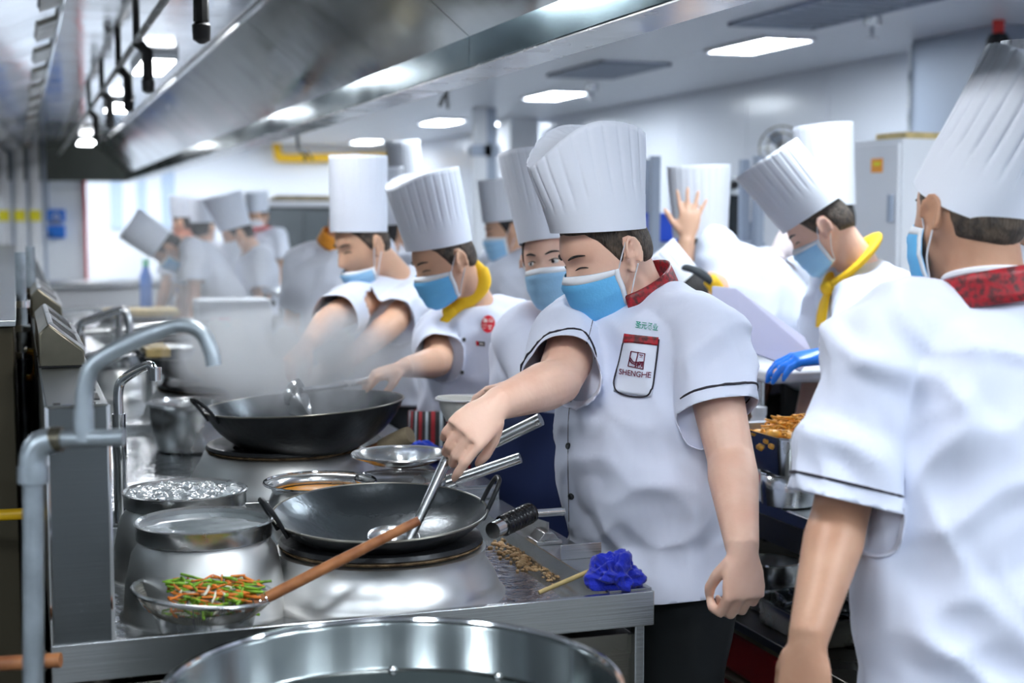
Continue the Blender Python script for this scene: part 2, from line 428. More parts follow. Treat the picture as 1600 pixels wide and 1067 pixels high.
for k in range(3):  # added as front light on the chefs, out of view
    ceiling_lamp(-1.0 + 1.5 * k, -0.3, ('left', 'middle', 'right')[k] + ' added unseen square ceiling light just behind the viewer', 0.44, 0.44)
for k in range(3):  # unseen, added to brighten the far end of the kitchen
    ceiling_lamp(-0.4 + 1.6 * k, 18.8, ('left', 'middle', 'right')[k] + ' added ceiling light in front of the far wall, unseen behind the hood', 0.6, 0.6)
# ------------------------------------------------------------------ ceiling fittings
def vent(px, py, wx, wy, label):
    c = aZ(px, py, ZC); x, y = c[0], c[1]
    t = thing('ceiling_vent', label, 'vent', (x, y, ZC - 0.03), 'ceiling vents')
    f = MB()
    for q in ((x - wx, x - wx + .03, y - wy, y + wy), (x + wx - .03, x + wx, y - wy, y + wy), (x - wx, x + wx, y - wy, y - wy + .03), (x - wx, x + wx, y + wy - .03, y + wy)):
        f.box(*q, ZC - 0.02, ZC)
    f.build('frame', 'vent_grey', t)
    for i in range(9):
        yy = y - wy + .05 + i * (2 * wy - .1) / 8.5
        MB().box(x - wx + .03, x + wx - .03, yy, yy + .05, ZC - 0.014, ZC - 0.004).build('louvre', 'vent_grey', t)
vent(1302, 14, 0.26, 0.62, 'long grey louvred ceiling vent near the top right')
vent(948, 108, 0.26, 0.5, 'small grey ceiling vent between the hood and the second light panel')
def sprinkler(px, py, label):
    c = aZ(px, py, ZC - 0.07)
    m = MB(); m.lathe([(0.002, 0.02), (0.045, 0.02), (0.05, 0.07), (0.012, 0.07)], c, 14); m.tube([c + V((0, 0, 0.02)), c - V((0, 0, 0.05))], 0.011, 8)
    m.lathe([(0.0, -0.052), (0.03, -0.05), (0.03, -0.044), (0.0, -0.042)], c, 12)
    tag(m.build('sprinkler', 'chrome'), label, 'sprinkler', 'ceiling sprinklers')
sprinkler(1363, 45, 'chrome ceiling sprinkler right of the large light panel')
sprinkler(925, 145, 'chrome ceiling sprinkler right of the second light panel')
def cable(pts, rad, label, m='black'):
    tag(MB().tube(catmull(pts, 6), rad, 6).build('hanging_cable', m), label, 'cable', 'hanging cables')
def hang(pxs, Y, rad, label, m='black', top=True):
    P = [aY(x, y, Y) for x, y in pxs]
    if top: P = [V((P[0][0] - 0.02, P[0][1], ZC))] + P
    cable(P, rad, label, m)
hang([(466, 225), (476, 238), (477, 251)], 10.5, 0.013, 'thick black cable hanging in front of the yellow pipe')
hang([(466, 222), (480, 236), (489, 250)], 10.6, 0.008, 'thin black cable hanging in front of the yellow pipe')
hang([(698, 140), (694, 150), (687, 166)], 8.0, 0.012, 'short black cable hanging under the hood edge, left one')
hang([(698, 140), (699, 155), (700, 170)], 8.2, 0.009, 'short black cable hanging under the hood edge, right one')
# hanging duct box
a0, a1 = aY(797, 220, 14.2), aY(842, 220, 14.2)
d = thing('duct_box', 'white duct box hanging from the ceiling behind the foremost hat', 'duct', ((a0[0] + a1[0]) / 2, 14.4, 2.1))
MB().box(a0[0], a1[0], 14.2, 14.6, aY(800, 252, 14.2)[2], ZC).build('casing', 'white_plastic', d, bevel=0.01)
MB().box(a1[0] - 0.05, a1[0] - 0.005, 14.19, 14.2, aY(800, 252, 14.2)[2] + .02, ZC - .02).build('edge_strip', 'mask_white', d)
MB().box(a0[0] + .06, a1[0] - 0.06, 14.22, 14.58, aY(800, 252, 14.2)[2] - 0.05, aY(800, 252, 14.2)[2]).build('outlet', 'vent_grey', d)
# ------------------------------------------------------------------ things on the far wall
g = thing('gas_pipe', 'yellow gas pipe with a bend running along the far wall', 'pipe', aY(550, 246, 20.3))
P0, P1 = aY(432, 226, 20.3), aY(446, 247, 20.3)
path = [V((P0[0], 20.3, ZC)), P0, P0 + (P1 - P0) * V((0.25, 0, 0.75)), P1, aY(560, 246, 20.3), aY(676, 246, 20.3)]
MB().tube(catmull(path, 6), 0.062, 12).build('pipe', 'yellow_paint', g)
q = aY(672, 246, 20.2)
MB().lathe([(0.0, -.11), (.10, -.11), (.13, -.03), (.13, .03), (.10, .11), (0, .11)], q, 14, R=rotm('Y', 90)).build('valve', 'yellow_paint', g)
MB().box(q[0] - .02, q[0] + .02, q[1] - .02, q[1] + .02, q[2], q[2] + .16).box(q[0] - .09, q[0] + .09, q[1] - .02, q[1] + .02, q[2] + .13, q[2] + .17).build('valve_handle', 'black', g)
c = aY(698, 284, 20.3)
f = thing('wall_fan', 'round dark wall fan under the yellow pipe valve', 'fan', c)
MB().lathe([(0.0, -.09), (.20, -.09), (.25, -.03), (.25, .03), (.20, .08), (0, .09)], c, 28, R=rotm('X', 90)).build('fan_guard', 'dark_green', f)
MB().box(c[0] - .03, c[0] + .03, c[1] + .07, Y1 - 0.001, c[2] - .05, c[2] + .05).build('bracket', 'black', f)
# floor posts in the distance
for (x, wv, m, lab) in ((752, 10, 'white_plastic', 'white square post standing left of the grey post'), (768, 8, 'vent_grey', 'grey square post standing right of the white post')):
    b0, b1 = aY(x - wv, 230, 13.0), aY(x + wv, 230, 13.0)
    ps = thing('square_post', lab, 'post', (b0[0], 13.05, 0), 'far posts')
    MB().box(b0[0], b1[0], 13.0, 13.1, 0, ZC).build('shaft', m, ps, bevel=0.005)
    MB().box(b0[0] - .03, b1[0] + .03, 12.97, 13.13, 2.1, 2.2).build('bracket', 'vent_grey', ps)
# stainless cabinet far behind the chefs
b0, b1 = aY(416, 320, 12.6), aY(528, 320, 12.6)
zt = aY(470, 318, 12.6)[2]
cb = thing('steel_cabinet', 'tall stainless cabinet far behind the red-scarfed chef', 'cabinet', ((b0[0] + b1[0]) / 2, 12.9, 0))
MB().box(b0[0], b1[0], 12.62, 13.2, 0, zt - .03).build('body', 'steel_brush', cb, bevel=.006)
MB().box(b0[0] - .04, b1[0] + .04, 12.56, 13.24, zt - .03, zt + .02).build('top_shelf', 'white_plastic', cb, bevel=.006)
for k in range(2):
    w_ = (b1[0] - b0[0]) / 2
    dr = MB().box(b0[0] + k * w_ + .01, b0[0] + (k + 1) * w_ - .01, 12.60, 12.618, .1, zt - .06).build('door', 'steel_brush', cb, bevel=.004)
    MB().box(b0[0] + w_ - .05 + .08 * k - .01, b0[0] + w_ - .03 + .08 * k, 12.575, 12.60, .9, 1.2).build('handle', 'chrome', dr)
tag(MB().box(b0[0] + .1, b1[0] - .02, 12.7, 13.05, zt + .02, zt + .06).box(b0[0] + .13, b1[0] - .05, 12.73, 13.02, zt + .06, zt + .075).build('cutting_board', 'tan_cloth', bevel=.008), 'tan wooden board lying on the tall steel cabinet', 'board')
# pipes with yellow bands and blue boxes at the end of the opposite line
for k, x in enumerate((8, 33, 57)):
    c = aY(x, 400, 16.6)
    ps = thing('vertical_pipe', 'white vertical pipe with a yellow band, ' + ('leftmost of three', 'middle of three', 'rightmost of three beside the blue box')[k], 'pipe', (c[0], 16.6, 0), 'yellow-banded pipes')
    MB().tube([(c[0], 16.6, 0), (c[0], 16.6, ZC)], 0.055, 14).build('pipe', 'white_plastic', ps)
    z = aY(x, 337, 16.6)[2]
    MB().lathe([(0.057, z - .06), (0.060, z - .05), (0.060, z + .05), (0.057, z + .06)], (c[0], 16.6, 0), 14).build('band', 'yellow_band', ps)
    MB().tube([(c[0] + .10, 16.62, 0), (c[0] + .10, 16.62, ZC)], 0.02, 8).build('side_rod', 'vent_grey', ps)
for k, (ya, yb) in enumerate(((327, 346), (352, 372))):
    p0, p1 = aY(73, yb, 17.5), aY(102, ya, 17.5)
    t = thing('control_box', ('blue control box with a white dial, upper of two on the partition', 'plain blue control box, lower of two on the partition')[k], 'control box', (p0[0], 17.55, p0[2]), 'blue control boxes')
    MB().box(p0[0], p1[0], 17.5, 17.6, p0[2], p1[2]).build('casing', 'blue_box', t, bevel=.01)
    if k == 0:
        cc = aY(88, 339, 17.49)
        MB().tube([cc + V((.035 * math.cos(a), 0, .035 * math.sin(a))) for a in np.linspace(0, 2 * math.pi, 17)[:-1]], .008, 6, closed=True).build('dial', 'white_plastic', t)
    else:
        MB().box(p0[0] + .02, p0[0] + .05, 17.49, 17.5, p0[2] + .03, p0[2] + .06).build('latch', 'black', t)
pc = aY(75, 327, 17.53)
tag(MB().tube([(pc[0], 17.56, pc[2]), (pc[0], 17.56, ZC)], .02, 8).lathe([(.028, pc[2] - .002), (.028, pc[2] + .03)], (pc[0], 17.56, 0), 8).build('conduit', 'vent_grey'), 'grey conduit rising from the blue control box', 'conduit')

# ================================================================== exhaust hood
XF, ZL, ZLT, ZT = 1.20, 1.935, 2.03, 2.30
hood = thing('exhaust_hood', 'long stainless exhaust hood hanging over the cook line', 'hood', (0.5, 9.0, ZL))
seg = [1.2, 1.95] + [1.95 + 1.9 * k for k in range(1, 8)] + [17.0]
for a, b in zip(seg[:-1], seg[1:]):
    g_ = 0.0025
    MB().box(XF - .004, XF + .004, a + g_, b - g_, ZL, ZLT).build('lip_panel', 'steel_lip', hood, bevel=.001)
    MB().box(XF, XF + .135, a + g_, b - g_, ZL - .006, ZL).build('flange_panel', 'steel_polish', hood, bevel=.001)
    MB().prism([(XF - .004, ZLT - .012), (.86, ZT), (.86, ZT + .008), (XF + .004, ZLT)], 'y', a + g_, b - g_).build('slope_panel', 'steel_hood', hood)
    MB().box(.18, .86, a + g_, b - g_, ZT, ZT + .008).build('top_panel', 'steel_filter', hood)
    nf = 2
    for k in range(nf):
        y0_, y1_ = a + (b - a) * k / nf + g_, a + (b - a) * (k + 1) / nf - g_
        MB().prism([(.18, ZT), (-.62, 1.99), (-.62, 1.998), (.18, ZT + .008)], 'y', y0_, y1_).build('filter_panel', 'steel_filter', hood)
        MB().prism([(.18, ZT - .012), (.10, ZT - .043), (.10, ZT - .031), (.18, ZT)], 'y', y0_ + .2, y1_ - .2).build('filter_handle', 'steel_dark', hood)
    MB().box(-.63, -.62, a + g_, b - g_, 1.90, 2.0).build('rear_lip', 'steel_lip', hood)
    MB().box(XF + .127, XF + .135, a + g_, b - g_, ZL, ZC - .002).build('outer_panel', 'steel', hood)
MB().prism([(16.62, ZT), (17.0, ZLT - .1), (17.0, ZLT - .088), (16.62, ZT + .012)], 'x', -.62, XF).build('end_slope', 'steel_hood', hood)
MB().box(-.63, XF + .135, 17.0, 17.01, ZL - .006, ZC - .002).build('end_panel', 'steel_lip', hood)
MB().box(-.63, XF + .135, 1.19, 1.2, ZL - .006, ZC - .002).build('end_panel', 'steel_lip', hood)
MB().tube([(.86, 1.2, ZT - .012), (.86, 16.6, ZT - .012)], .010, 8).build('edge_bead', 'chrome', hood)
MB().tube([(.18, 1.2, ZT - .012), (.18, 16.6, ZT - .012)], .010, 8).build('edge_bead', 'chrome', hood)
# lamps let into the hood top, suppression pipe with nozzles
for k, c in enumerate([aZ(240, 103, ZT - .03), aZ(185, 167, ZT - .03), aZ(135, 222, ZT - .03), V((.66, 2.0, ZT - .03)), V((.66, 4.4, ZT - .03))]):  # last pair is out of view, added to light the stoves
    l = thing('hood_light', ('largest visible', 'middle visible', 'farthest and smallest', 'first added, unseen', 'second added, unseen')[k] + ' rectangular light inside the exhaust hood', 'light', (c[0], c[1], c[2]), 'hood lights')
    MB().box(c[0] - .085, c[0] + .085, c[1] - .36, c[1] + .36, ZT - .035, ZT).build('housing', 'steel', l, bevel=.004)
    MB().box(c[0] - .07, c[0] + .07, c[1] - .33, c[1] + .33, ZT - .043, ZT - .034).build('diffuser', 'hood_lamp', l)
sp = thing('suppression_pipe', 'thin pipe with hanging nozzles running inside the exhaust hood', 'pipe', (.5, 8, ZT - .12))
MB().tube([(.46, 1.3, ZT - .1), (.46, 16.5, ZT - .1)], .014, 8).build('pipe', 'steel_dark', sp)
for k, (x, y) in enumerate(((292, 60), (214, 95), (186, 140), (160, 175), (140, 200))):
    c = aX(x, y, .46)
    d_ = MB(); d_.tube([(.46, c[1], ZT), (.46, c[1], ZT - .1)], .014, 8).tube([(.46, c[1], ZT - .1), (.50, c[1], ZT - .14), (.50, c[1], ZT - .24)], .022, 8)
    n_ = d_.build('drop_pipe', 'slot_dark', sp)
    MB().lathe([(.008, -.05), (.024, -.04), (.026, 0), (.012, .015)], (.50, c[1], ZT - .25), 10, cap0=True).build('nozzle', 'black', n_)
def hood_drop(px, py0, py1, X, label, loop=False):
    a, b = aX(px, py0, X), aX(px, py1, X)
    z0 = min(ZT - (X - .86) / (XF - .86) * (ZT - ZLT) if X > .86 else ZT, ZT)
    t = thing('hanging_sensor', label, 'sensor', (a[0], a[1], b[2]), 'sensors hanging in the hood')
    MB().tube([(X, a[1], z0), (X, a[1], a[2])], .006, 6).build('cord', 'black', t)
    L_ = a[2] - b[2]
    MB().lathe([(.004, 0), (.013, -.1 * L_), (.013, -.6 * L_), (.005, -.65 * L_), (.005, -L_)], (X, a[1], a[2]), 10, cap1=True).build('bulb', 'cable_white', t)
    if loop:
        MB().tube([(X + .0, a[1], a[2] - L_ * .1), (X - .03, a[1], a[2] - L_ * .4), (X - .03, a[1], a[2] - L_ * .8), (X, a[1], b[2])], .005, 6).build('loop', 'cable_white', t)
hood_drop(430, 4, 38, .98, 'white looped sensor cord hanging near the top of the hood slope', True)
hood_drop(352, 68, 95, .94, 'small white sensor hanging left of the looped one')
hood_drop(262, 150, 170, .94, 'faint white sensor hanging low inside the hood, farthest of three')
# ================================================================== wok ranges
XB, XT, XE = 0.036, 0.141, 1.15      # back, tower front, front edge
def wok_range(y0, y1, zr, label, domes, wells, detail=True):
    t = thing('wok_range', label, 'stove', ((XB + XE) / 2, (y0 + y1) / 2, 0), 'wok ranges in a row')
    zd = zr - 0.028
    MB().box(XB + .01, XE - .03, y0 + .03, y1 - .005, 0.12, zr - .09).build('cabinet', 'steel_dark', t, bevel=.003)
    for xx in (XB + .06, XE - .07):
        for yy in (y0 + .08, y1 - .08):
            MB().lathe([(.02, 0), (.02, .12)], (xx, yy, 0), 12, cap0=True).build('leg', 'steel', t)
    # near end: rim band, post and inset panel
    rim = MB().box(XB, XE, y0, y0 + .014, zr - .068, zr).build('end_rim', 'steel', t, bevel=.002)
    MB().box(XE - .035, XE - .015, y0 + .012, y0 + .035, .12, zr - .068).build('corner_post', 'steel', t, bevel=.002)
    MB().box(XB + .02, XE - .045, y0 + .022, y0 + .03, .14, zr - .085).build('end_door', 'steel_dark', t, bevel=.002)
    MB().tube([(XB + .45, y0 + .016, .45), (XB + .45, y0 + .016, .60)], .006, 8).build('door_pull', 'chrome', t)
    # deck, gutter, ledge
    MB().box(XT, 1.0, y0 + .014, y1 - .012, zd - .015, zd).build('deck', 'steel_wet', t)
    MB().prism([(1.0, zd), (1.0, zd - .015), (1.045, zd - .03), (1.062, zr - .004), (1.068, zr), (1.062, zr + .001), (1.04, zd - .018)], 'y', y0 + .014, y1 - .012).build('gutter', 'steel', t)
    MB().prism([(1.062, zr - .001), (XE - .004, zr - .001), (XE - .004, zr - .07), (XE, zr - .07), (XE, zr + .003), (1.062, zr + .003)], 'y', y0 + .0145, y1 - .004).build('front_ledge', 'steel', t)
    MB().box(XB, XE, y1 - .012, y1, zd - .03, zr).build('far_rim', 'steel', t, bevel=.002)
    # splash tower
    zt = 1.205
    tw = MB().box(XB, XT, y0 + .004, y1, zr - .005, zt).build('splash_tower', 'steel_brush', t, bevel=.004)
    for xx in (XB + .003, XT - .003):
        MB().tube([(xx, y0 + .004, zr), (xx, y0 + .004, zt)], .0035, 6).build('edge_bead', 'chrome', tw)
    MB().tube([(XB + .003, y0 + .004, zt), (XT - .003, y0 + .004, zt)], .0035, 6).build('edge_bead', 'chrome', tw)
    for yy in (.08, .22, .36):
        MB().box(XT - .022, XT - .012, y0 + yy, y0 + yy + .09, zt - .002, zt + .002).build('slot', 'slot_dark', tw)
    for xx in (XB + .014, XT - .034):
        MB().box(xx, xx + .012, y0 + .025, y0 + .032, zt - .002, zt + .003).build('rivet', 'slot_dark', tw)
    # burner domes
    for (cx, cy, rb, rt, h) in domes:
        d_ = MB().lathe([(rb + .012, zd), (rb, zd + .006), (rb - .002, zd + .02), (rb - .012, zd + h * .45), (rb - .03, zd + h * .72), (rt + .006, zd + h * .94), (rt - .02, zd + h), (rt - .06, zd + h - .02)], (cx, cy, 0), 64)
        d_ = d_.build('burner_dome', 'steel_dome', t, smooth=60)
        MB().lathe([(rt - .02, zd + h - .002), (rt - .004, zd + h - .001), (rt, zd + h + .003), (rt - .006, zd + h + .005)], (cx, cy, 0), 64).build('char_line', 'char', d_)
        MB().lathe([(rt - .07, zd + h + .004), (rt - .004, zd + h + .004), (rt, zd + h + .008), (rt - .004, zd + h + .016), (rt - .03, zd + h + .018), (rt - .07, zd + h + .006)], (cx, cy, 0), 64).build('cast_ring', 'cast_ring', d_)
        MB().lathe([(rt - .06, zd + h - .02), (0.001, zd + h - .05)], (cx, cy, 0), 32).build('burner_well', 'slot_dark', d_)
    for (cx, cy, rb, rp, h, ph, boil) in wells:
        d_ = MB().lathe([(rb + .008, zd), (rb, zd + .005), (rb - .004, zd + h * .4), (rb - .016, zd + h * .8), (rp - .012, zd + h)], (cx, cy, 0), 56).build('well_dome', 'steel_dome', t, smooth=60)
        z0 = zd + h - .004
        MB().lathe([(rp - .006, z0), (rp - .006, z0 + ph - .004), (rp, z0 + ph), (rp + .0035, z0 + ph - .002), (rp + .002, z0 + ph - .007), (rp, z0 + ph - .010), (rp, z0 + .002), (rp - .003, z0)], (cx, cy, 0), 64).build('well_rim', 'steel_polish', d_, smooth=50)
        wm = MB(); n = 64; k = 22; zw = z0 + ph * (.80 if boil else .62)
        Pg = np.zeros((k, n, 3))
        for i in range(k):
            rr = (rp - .006) * i / (k - 1)
            for j in range(n):
                a = 2 * math.pi * j / n; x_, y_ = cx + rr * math.cos(a), cy + rr * math.sin(a)
                dz = (.012 * (noise.noise((x_ * 45, y_ * 45, 3.1)) + .5 * noise.noise((x_ * 110, y_ * 110, 9)))) if boil else .0006 * noise.noise((x_ * 30, y_ * 30, 1))
                Pg[i, j] = (x_, y_, zw + dz)
        wm.grid(Pg, wrap=True); wm.build('water', 'water_boil' if boil else 'water', d_, smooth=180)
    return t
CW = (0.675, 2.775)
rg1 = wok_range(2.5, 3.44, 0.80, 'nearest stainless wok range holding the black wok and two water wells', [(CW[0], CW[1], .238, .204, .098)],
                [(.322, 2.74, .152, .127, .148, .034, False), (.322, 3.065, .152, .127, .148, .034, True)])
# dividing plate near the front ledge and fin
MB().prism([(2.96, .803), (3.24, .803), (3.24, .806), (3.16, .83), (2.96, .845)], 'x', 1.10, 1.103).build('ledge_fin', 'steel', rg1)
MB().box(1.062, 1.155, 2.78, 2.783, .803, .835).build('ledge_plate', 'steel', rg1, bevel=.001)
D2 = (0.66, 3.80)
rg2 = wok_range(3.45, 4.90, 0.835, 'second wok range holding the large steaming wok', [(D2[0], D2[1], .25, .205, .10)], [])
rg3 = wok_range(4.91, 6.60, 0.835, 'third wok range under the bare-sleeved bending chef', [(.66, 5.25, .25, .2, .10)], [(.36, 5.9, .15, .126, .13, .05, True)])
rg4 = wok_range(6.61, 11.5, 0.835, 'far end wok range where the hunched chef works', [(.66, 7.4, .25, .2, .10), (.66, 8.9, .25, .2, .10)], [])
# louvred boxes standing on the splash tower
def louvre_box(y0, y1, zt, label, h=.092):
    t = thing('louvre_box', label, 'vent box', ((XB + XT) / 2, y0, zt), 'louvred boxes on the splash tower')
    MB().prism([(XB + .002, zt), (XT - .012, zt), (XT - .012, zt + .034), (XB + .022, zt + h), (XB + .002, zt + h - .02)], 'y', y0, y1).build('casing', 'steel_brown', t, bevel=.004)
    MB().prism([(XB + .0, zt), (XT - .01, zt), (XT - .01, zt + .004), (XB + .0, zt + .004)], 'y', y0 - .004, y0).build('base_seam', 'slot_dark', t)
    A, B = V((XT - .012, 0, zt + .034)), V((XB + .022, 0, zt + h)); nv = nrm(V((B[2] - A[2], 0, A[0] - B[0])))
    for q in range(2):
        ya = y0 + .03 + q * (y1 - y0 - .04) / 2; yb = ya + (y1 - y0 - .08) / 2
        fr = MB()
        c4 = lambda s, y_, o_: A + (B - A) * s + nv * o_ + V((0, y_, 0))
        P = [c4(.06, ya, .001), c4(.94, ya, .001), c4(.94, yb, .001), c4(.06, yb, .001)]
        fr.tube(P, .006, 6, closed=True).build('louvre_frame', 'white_plastic', t)
        for k in range(7):
            y_ = ya + (yb - ya) * (k + .5) / 7; hw = (yb - ya) / 7 * .3
            Q = [c4(.12, y_ - hw, .0012), c4(.88, y_ - hw, .0012), c4(.88, y_ + hw, .0012), c4(.12, y_ + hw, .0012)]
            MB().add(Q + [p_ - nv * .004 for p_ in Q], [(0, 1, 2, 3), (7, 6, 5, 4), (0, 4, 5, 1), (1, 5, 6, 2), (2, 6, 7, 3), (3, 7, 4, 0)]).build('slot', 'slot_dark', t)
    return t
louvre_box(3.16, 3.9, 1.206, 'brown steel louvred box on the tower, nearest one')
louvre_box(4.75, 5.6, 1.206, 'brown steel louvred box farther along the tower')
# ------------------------------------------------------------------ woks
def wok(c, R, depth, tilt_axis, tilt, label, ears, handle=None):
    t = thing('wok', label, 'wok', (c[0], c[1], c[2] - depth), 'black iron woks')
    Rm = np.array(Matrix.Rotation(math.radians(tilt), 3, Vector(tilt_axis)))
    outp, inp = [], []
    for i in range(13):
        a = i / 12; r = R * math.sin(a * 1.28) / math.sin(1.28); z = -depth * (math.cos(a * 1.28) - math.cos(1.28)) / (1 - math.cos(1.28))
        outp.append((max(r, .0005), z)); inp.append((max(r - .002, .0004), z + .0035))
    inp[-1] = (R - .002, 0.0005)
    MB().lathe(outp, c, 72, R=Rm).build('bowl', 'iron', t, smooth=60)
    MB().lathe(inp, c, 72, R=Rm).build('inner_surface', 'iron_inner', t, smooth=60)
    MB().tube([V(c) + Rm @ V((R * math.cos(a), R * math.sin(a), 0)) for a in np.linspace(0, 2 * math.pi, 73)[:-1]], .0024, 6, closed=True).build('rim', 'steel_dark', t)
    for (ang, wv, h, out) in ears:
        a = math.radians(ang); e = V((math.cos(a), math.sin(a), 0)); s_ = V((-math.sin(a), math.cos(a), 0))
        P = [e * (R - .012) + s_ * wv + V((0, 0, -.02)), e * (R + out * .4) + s_ * wv * .95 + V((0, 0, h * .45)), e * (R + out) + s_ * wv * .55 + V((0, 0, h)), e * (R + out) - s_ * wv * .55 + V((0, 0, h)), e * (R + out * .4) - s_ * wv * .95 + V((0, 0, h * .45)), e * (R - .012) - s_ * wv + V((0, 0, -.02))]
        MB().tube([V(c) + Rm @ p_ for p_ in catmull(P, 5)], .0048, 8).build('ear', 'iron', t)
    return t
W1 = V((CW[0] - .004, CW[1] - .01, .938))
rax = (RT[0], RT[1], 0)
wok1 = wok(W1, .214, .078, rax, 4.2, 'black iron wok on the nearest burner, stirred by the foremost chef', [(188, .032, .048, .026), (-8, .032, .052, .024)])
W2 = V((.706, 3.745, 1.032))
wok2 = wok(W2, .262, .15, (FW[0], FW[1], 0), -3.0, 'large black wok on the second range with steam rising out of it', [(192, .04, .04, .035)])
W3 = V((.66, 4.62, 1.02))
wok3 = wok(V((.66, 5.25, 1.03)), .26, .105, rax, 0, 'black wok on the third range, half hidden in steam', [(190, .03, .04, .03)])
# wok 2 long handle wrapped in cloth
hA, hB = aD(596, 698, 3.78), aD(641, 679, 3.74)
h2 = MB().tube([hA - (hB - hA) * .5, hA], .016, 12).build('handle_stub', 'wood', wok2)
MB().tube(catmull([hA, hA + (hB - hA) * .3, hA + (hB - hA) * .7, hB], 3), [.019, .02, .021, .022, .023, .023, .024, .024, .024, .022], 14).build('cloth_grip', 'tan_cloth', wok2)
# ------------------------------------------------------------------ pots
def pot(c, zb, prof, label, name='steel_pot', liquid=None, zl=None, m='steel_polish', lm=None, group='stainless pots on the ranges'):
    t = thing(name, label, 'pot', (c[0], c[1], zb), group)
    zt = prof[-1][1]
    MB().lathe([(0.001, 0)] + prof, (c[0], c[1], zb), 64).build('body', m, t, smooth=55, solid=.002)
    R_ = prof[-1][0]
    MB().tube([(c[0] + R_ * math.cos(a), c[1] + R_ * math.sin(a), zb + zt) for a in np.linspace(0, 2 * math.pi, 65)[:-1]], .0028, 6, closed=True).build('rim', 'chrome', t)
    if liquid:
        rl = [r_ for r_, z_ in prof if z_ >= zl][0]
        MB().lathe([(0.0005, zl), (rl - .003, zl)], (c[0], c[1], zb), 48).build('liquid', liquid, t, smooth=180)
    return t
AC = aZ(500, 752, .935); k_ = proj(AC)[2] / FPX
R_ = 87 * k_
pot(AC, .772, [(.07, 0), (.088, .006), (R_ * .93, .045), (R_ * .97, .085), (R_ * .90, .125), (R_ * .84, .143), (R_ * .88, .155), (R_, .163)], 'round-bellied steel pot of amber broth behind the black wok', 'broth_pot', 'broth', .138)
SC = aZ(627, 737, .945); k_ = proj(SC)[2] / FPX; R_ = 70 * k_
sp1 = pot(SC, .772, [(.075, 0), (R_ * .93, .008), (R_ * .96, .06), (R_ * .96, .14), (R_, .155), (R_ * 1.03, .16)], 'steel saucepan under the fine strainer beside the broth pot', 'saucepan', 'soup', .11)
hs = aD(705, 752, proj(SC)[2] - .02); he = aD(813, 715, proj(SC)[2] - .05)
MB().tube([hs - (he - hs) * .06, hs, he], .0125, 14).build('handle', 'steel', sp1)
MB().tube([hs + (he - hs) * -.05, hs + (he - hs) * .06], .017, 12).build('handle_socket', 'steel_polish', sp1)
PC3 = aZ(297, 703, .807); k_ = proj(PC3)[2] / FPX; R_ = 64 * k_
pot(PC3, .808, [(R_ * .72, 0), (R_ * .80, .008), (R_ * .9, .06), (R_ * .94, .11), (R_ * .94, .135), (R_ * .98, .145), (R_, .148)], 'plain steel pot of brown soup left of the large steaming wok', 'soup_pot', 'soup', .12)
# strainer lying over the saucepan with a long handle
ss = V(SC) + V((0, 0, .042)); R_ = 79 * proj(ss)[2] / FPX
st = thing('fine_strainer', 'round fine mesh strainer with a long steel handle lying over the saucepan', 'strainer', ss)
def mesh_bowl(c, R, depth, Rm, nr, na, th):
    Pg = np.zeros((nr, na, 3))
    for i in range(nr):
        a = (i + .15) / (nr - 1 + .15) * 1.15; r = R * math.sin(a) / math.sin(1.15); z = -depth * (math.cos(a) - math.cos(1.15)) / (1 - math.cos(1.15))
        for j in range(na):
            q = 2 * math.pi * j / na; Pg[i, j] = V(c) + Rm @ V((r * math.cos(q), r * math.sin(q), z))
    return MB().grid(Pg, wrap=True)
Rs = np.eye(3)
mo = mesh_bowl(ss, R_ - .012, .030, Rs, 24, 150, .0005).build('wire_mesh', 'steel', st, smooth=0)
tag(mo, kind='stuff'); q = mo.modifiers.new('wire', 'WIREFRAME'); q.thickness = .0022
MB().lathe([(R_ - .014, -.003), (R_ - .012, .001), (R_ - .002, .002), (R_, -.001), (R_ - .003, -.004)], ss, 64).build('rim_band', 'steel_polish', st)
hD = proj(ss)[2]
ha, hb, hc = aD(692, 733, hD - .04), aD(708, 722, hD - .05), aD(845, 655, hD - .12)
MB().tube([ha, hb], .008, 10).build('handle_neck', 'steel', st)
MB().tube([hb, hb + (hc - hb) * .1, hb + (hc - hb) * .5, hc], [.008, .0125, .014, .0145], 16).build('handle', 'steel_polish', st)
# ladle used in the nearest wok
la, lb = aD(656, 808, 2.86), aD(706, 700, 2.90)
LAD_A, LAD_B = la, lb
ld = thing('ladle', 'steel ladle standing in the nearest wok, held by the foremost chef', 'ladle', la)
dl = nrm(lb - la)
MB().tube([la - dl * .05, la, la + (lb - la) * .5, lb, lb + dl * .10], [.008, .0095, .0105, .0115, .0115], 14).build('handle', 'steel_polish', ld)
bc = W1 + V((.0, -.01, -.035))
MB().lathe([(.002, -.03), (.03, -.024), (.048, -.008), (.052, .006)], la - dl * .045 + V((-.03, .015, -.002)), 28, R=rotm('X', 12)).build('bowl', 'steel', ld, solid=.002)
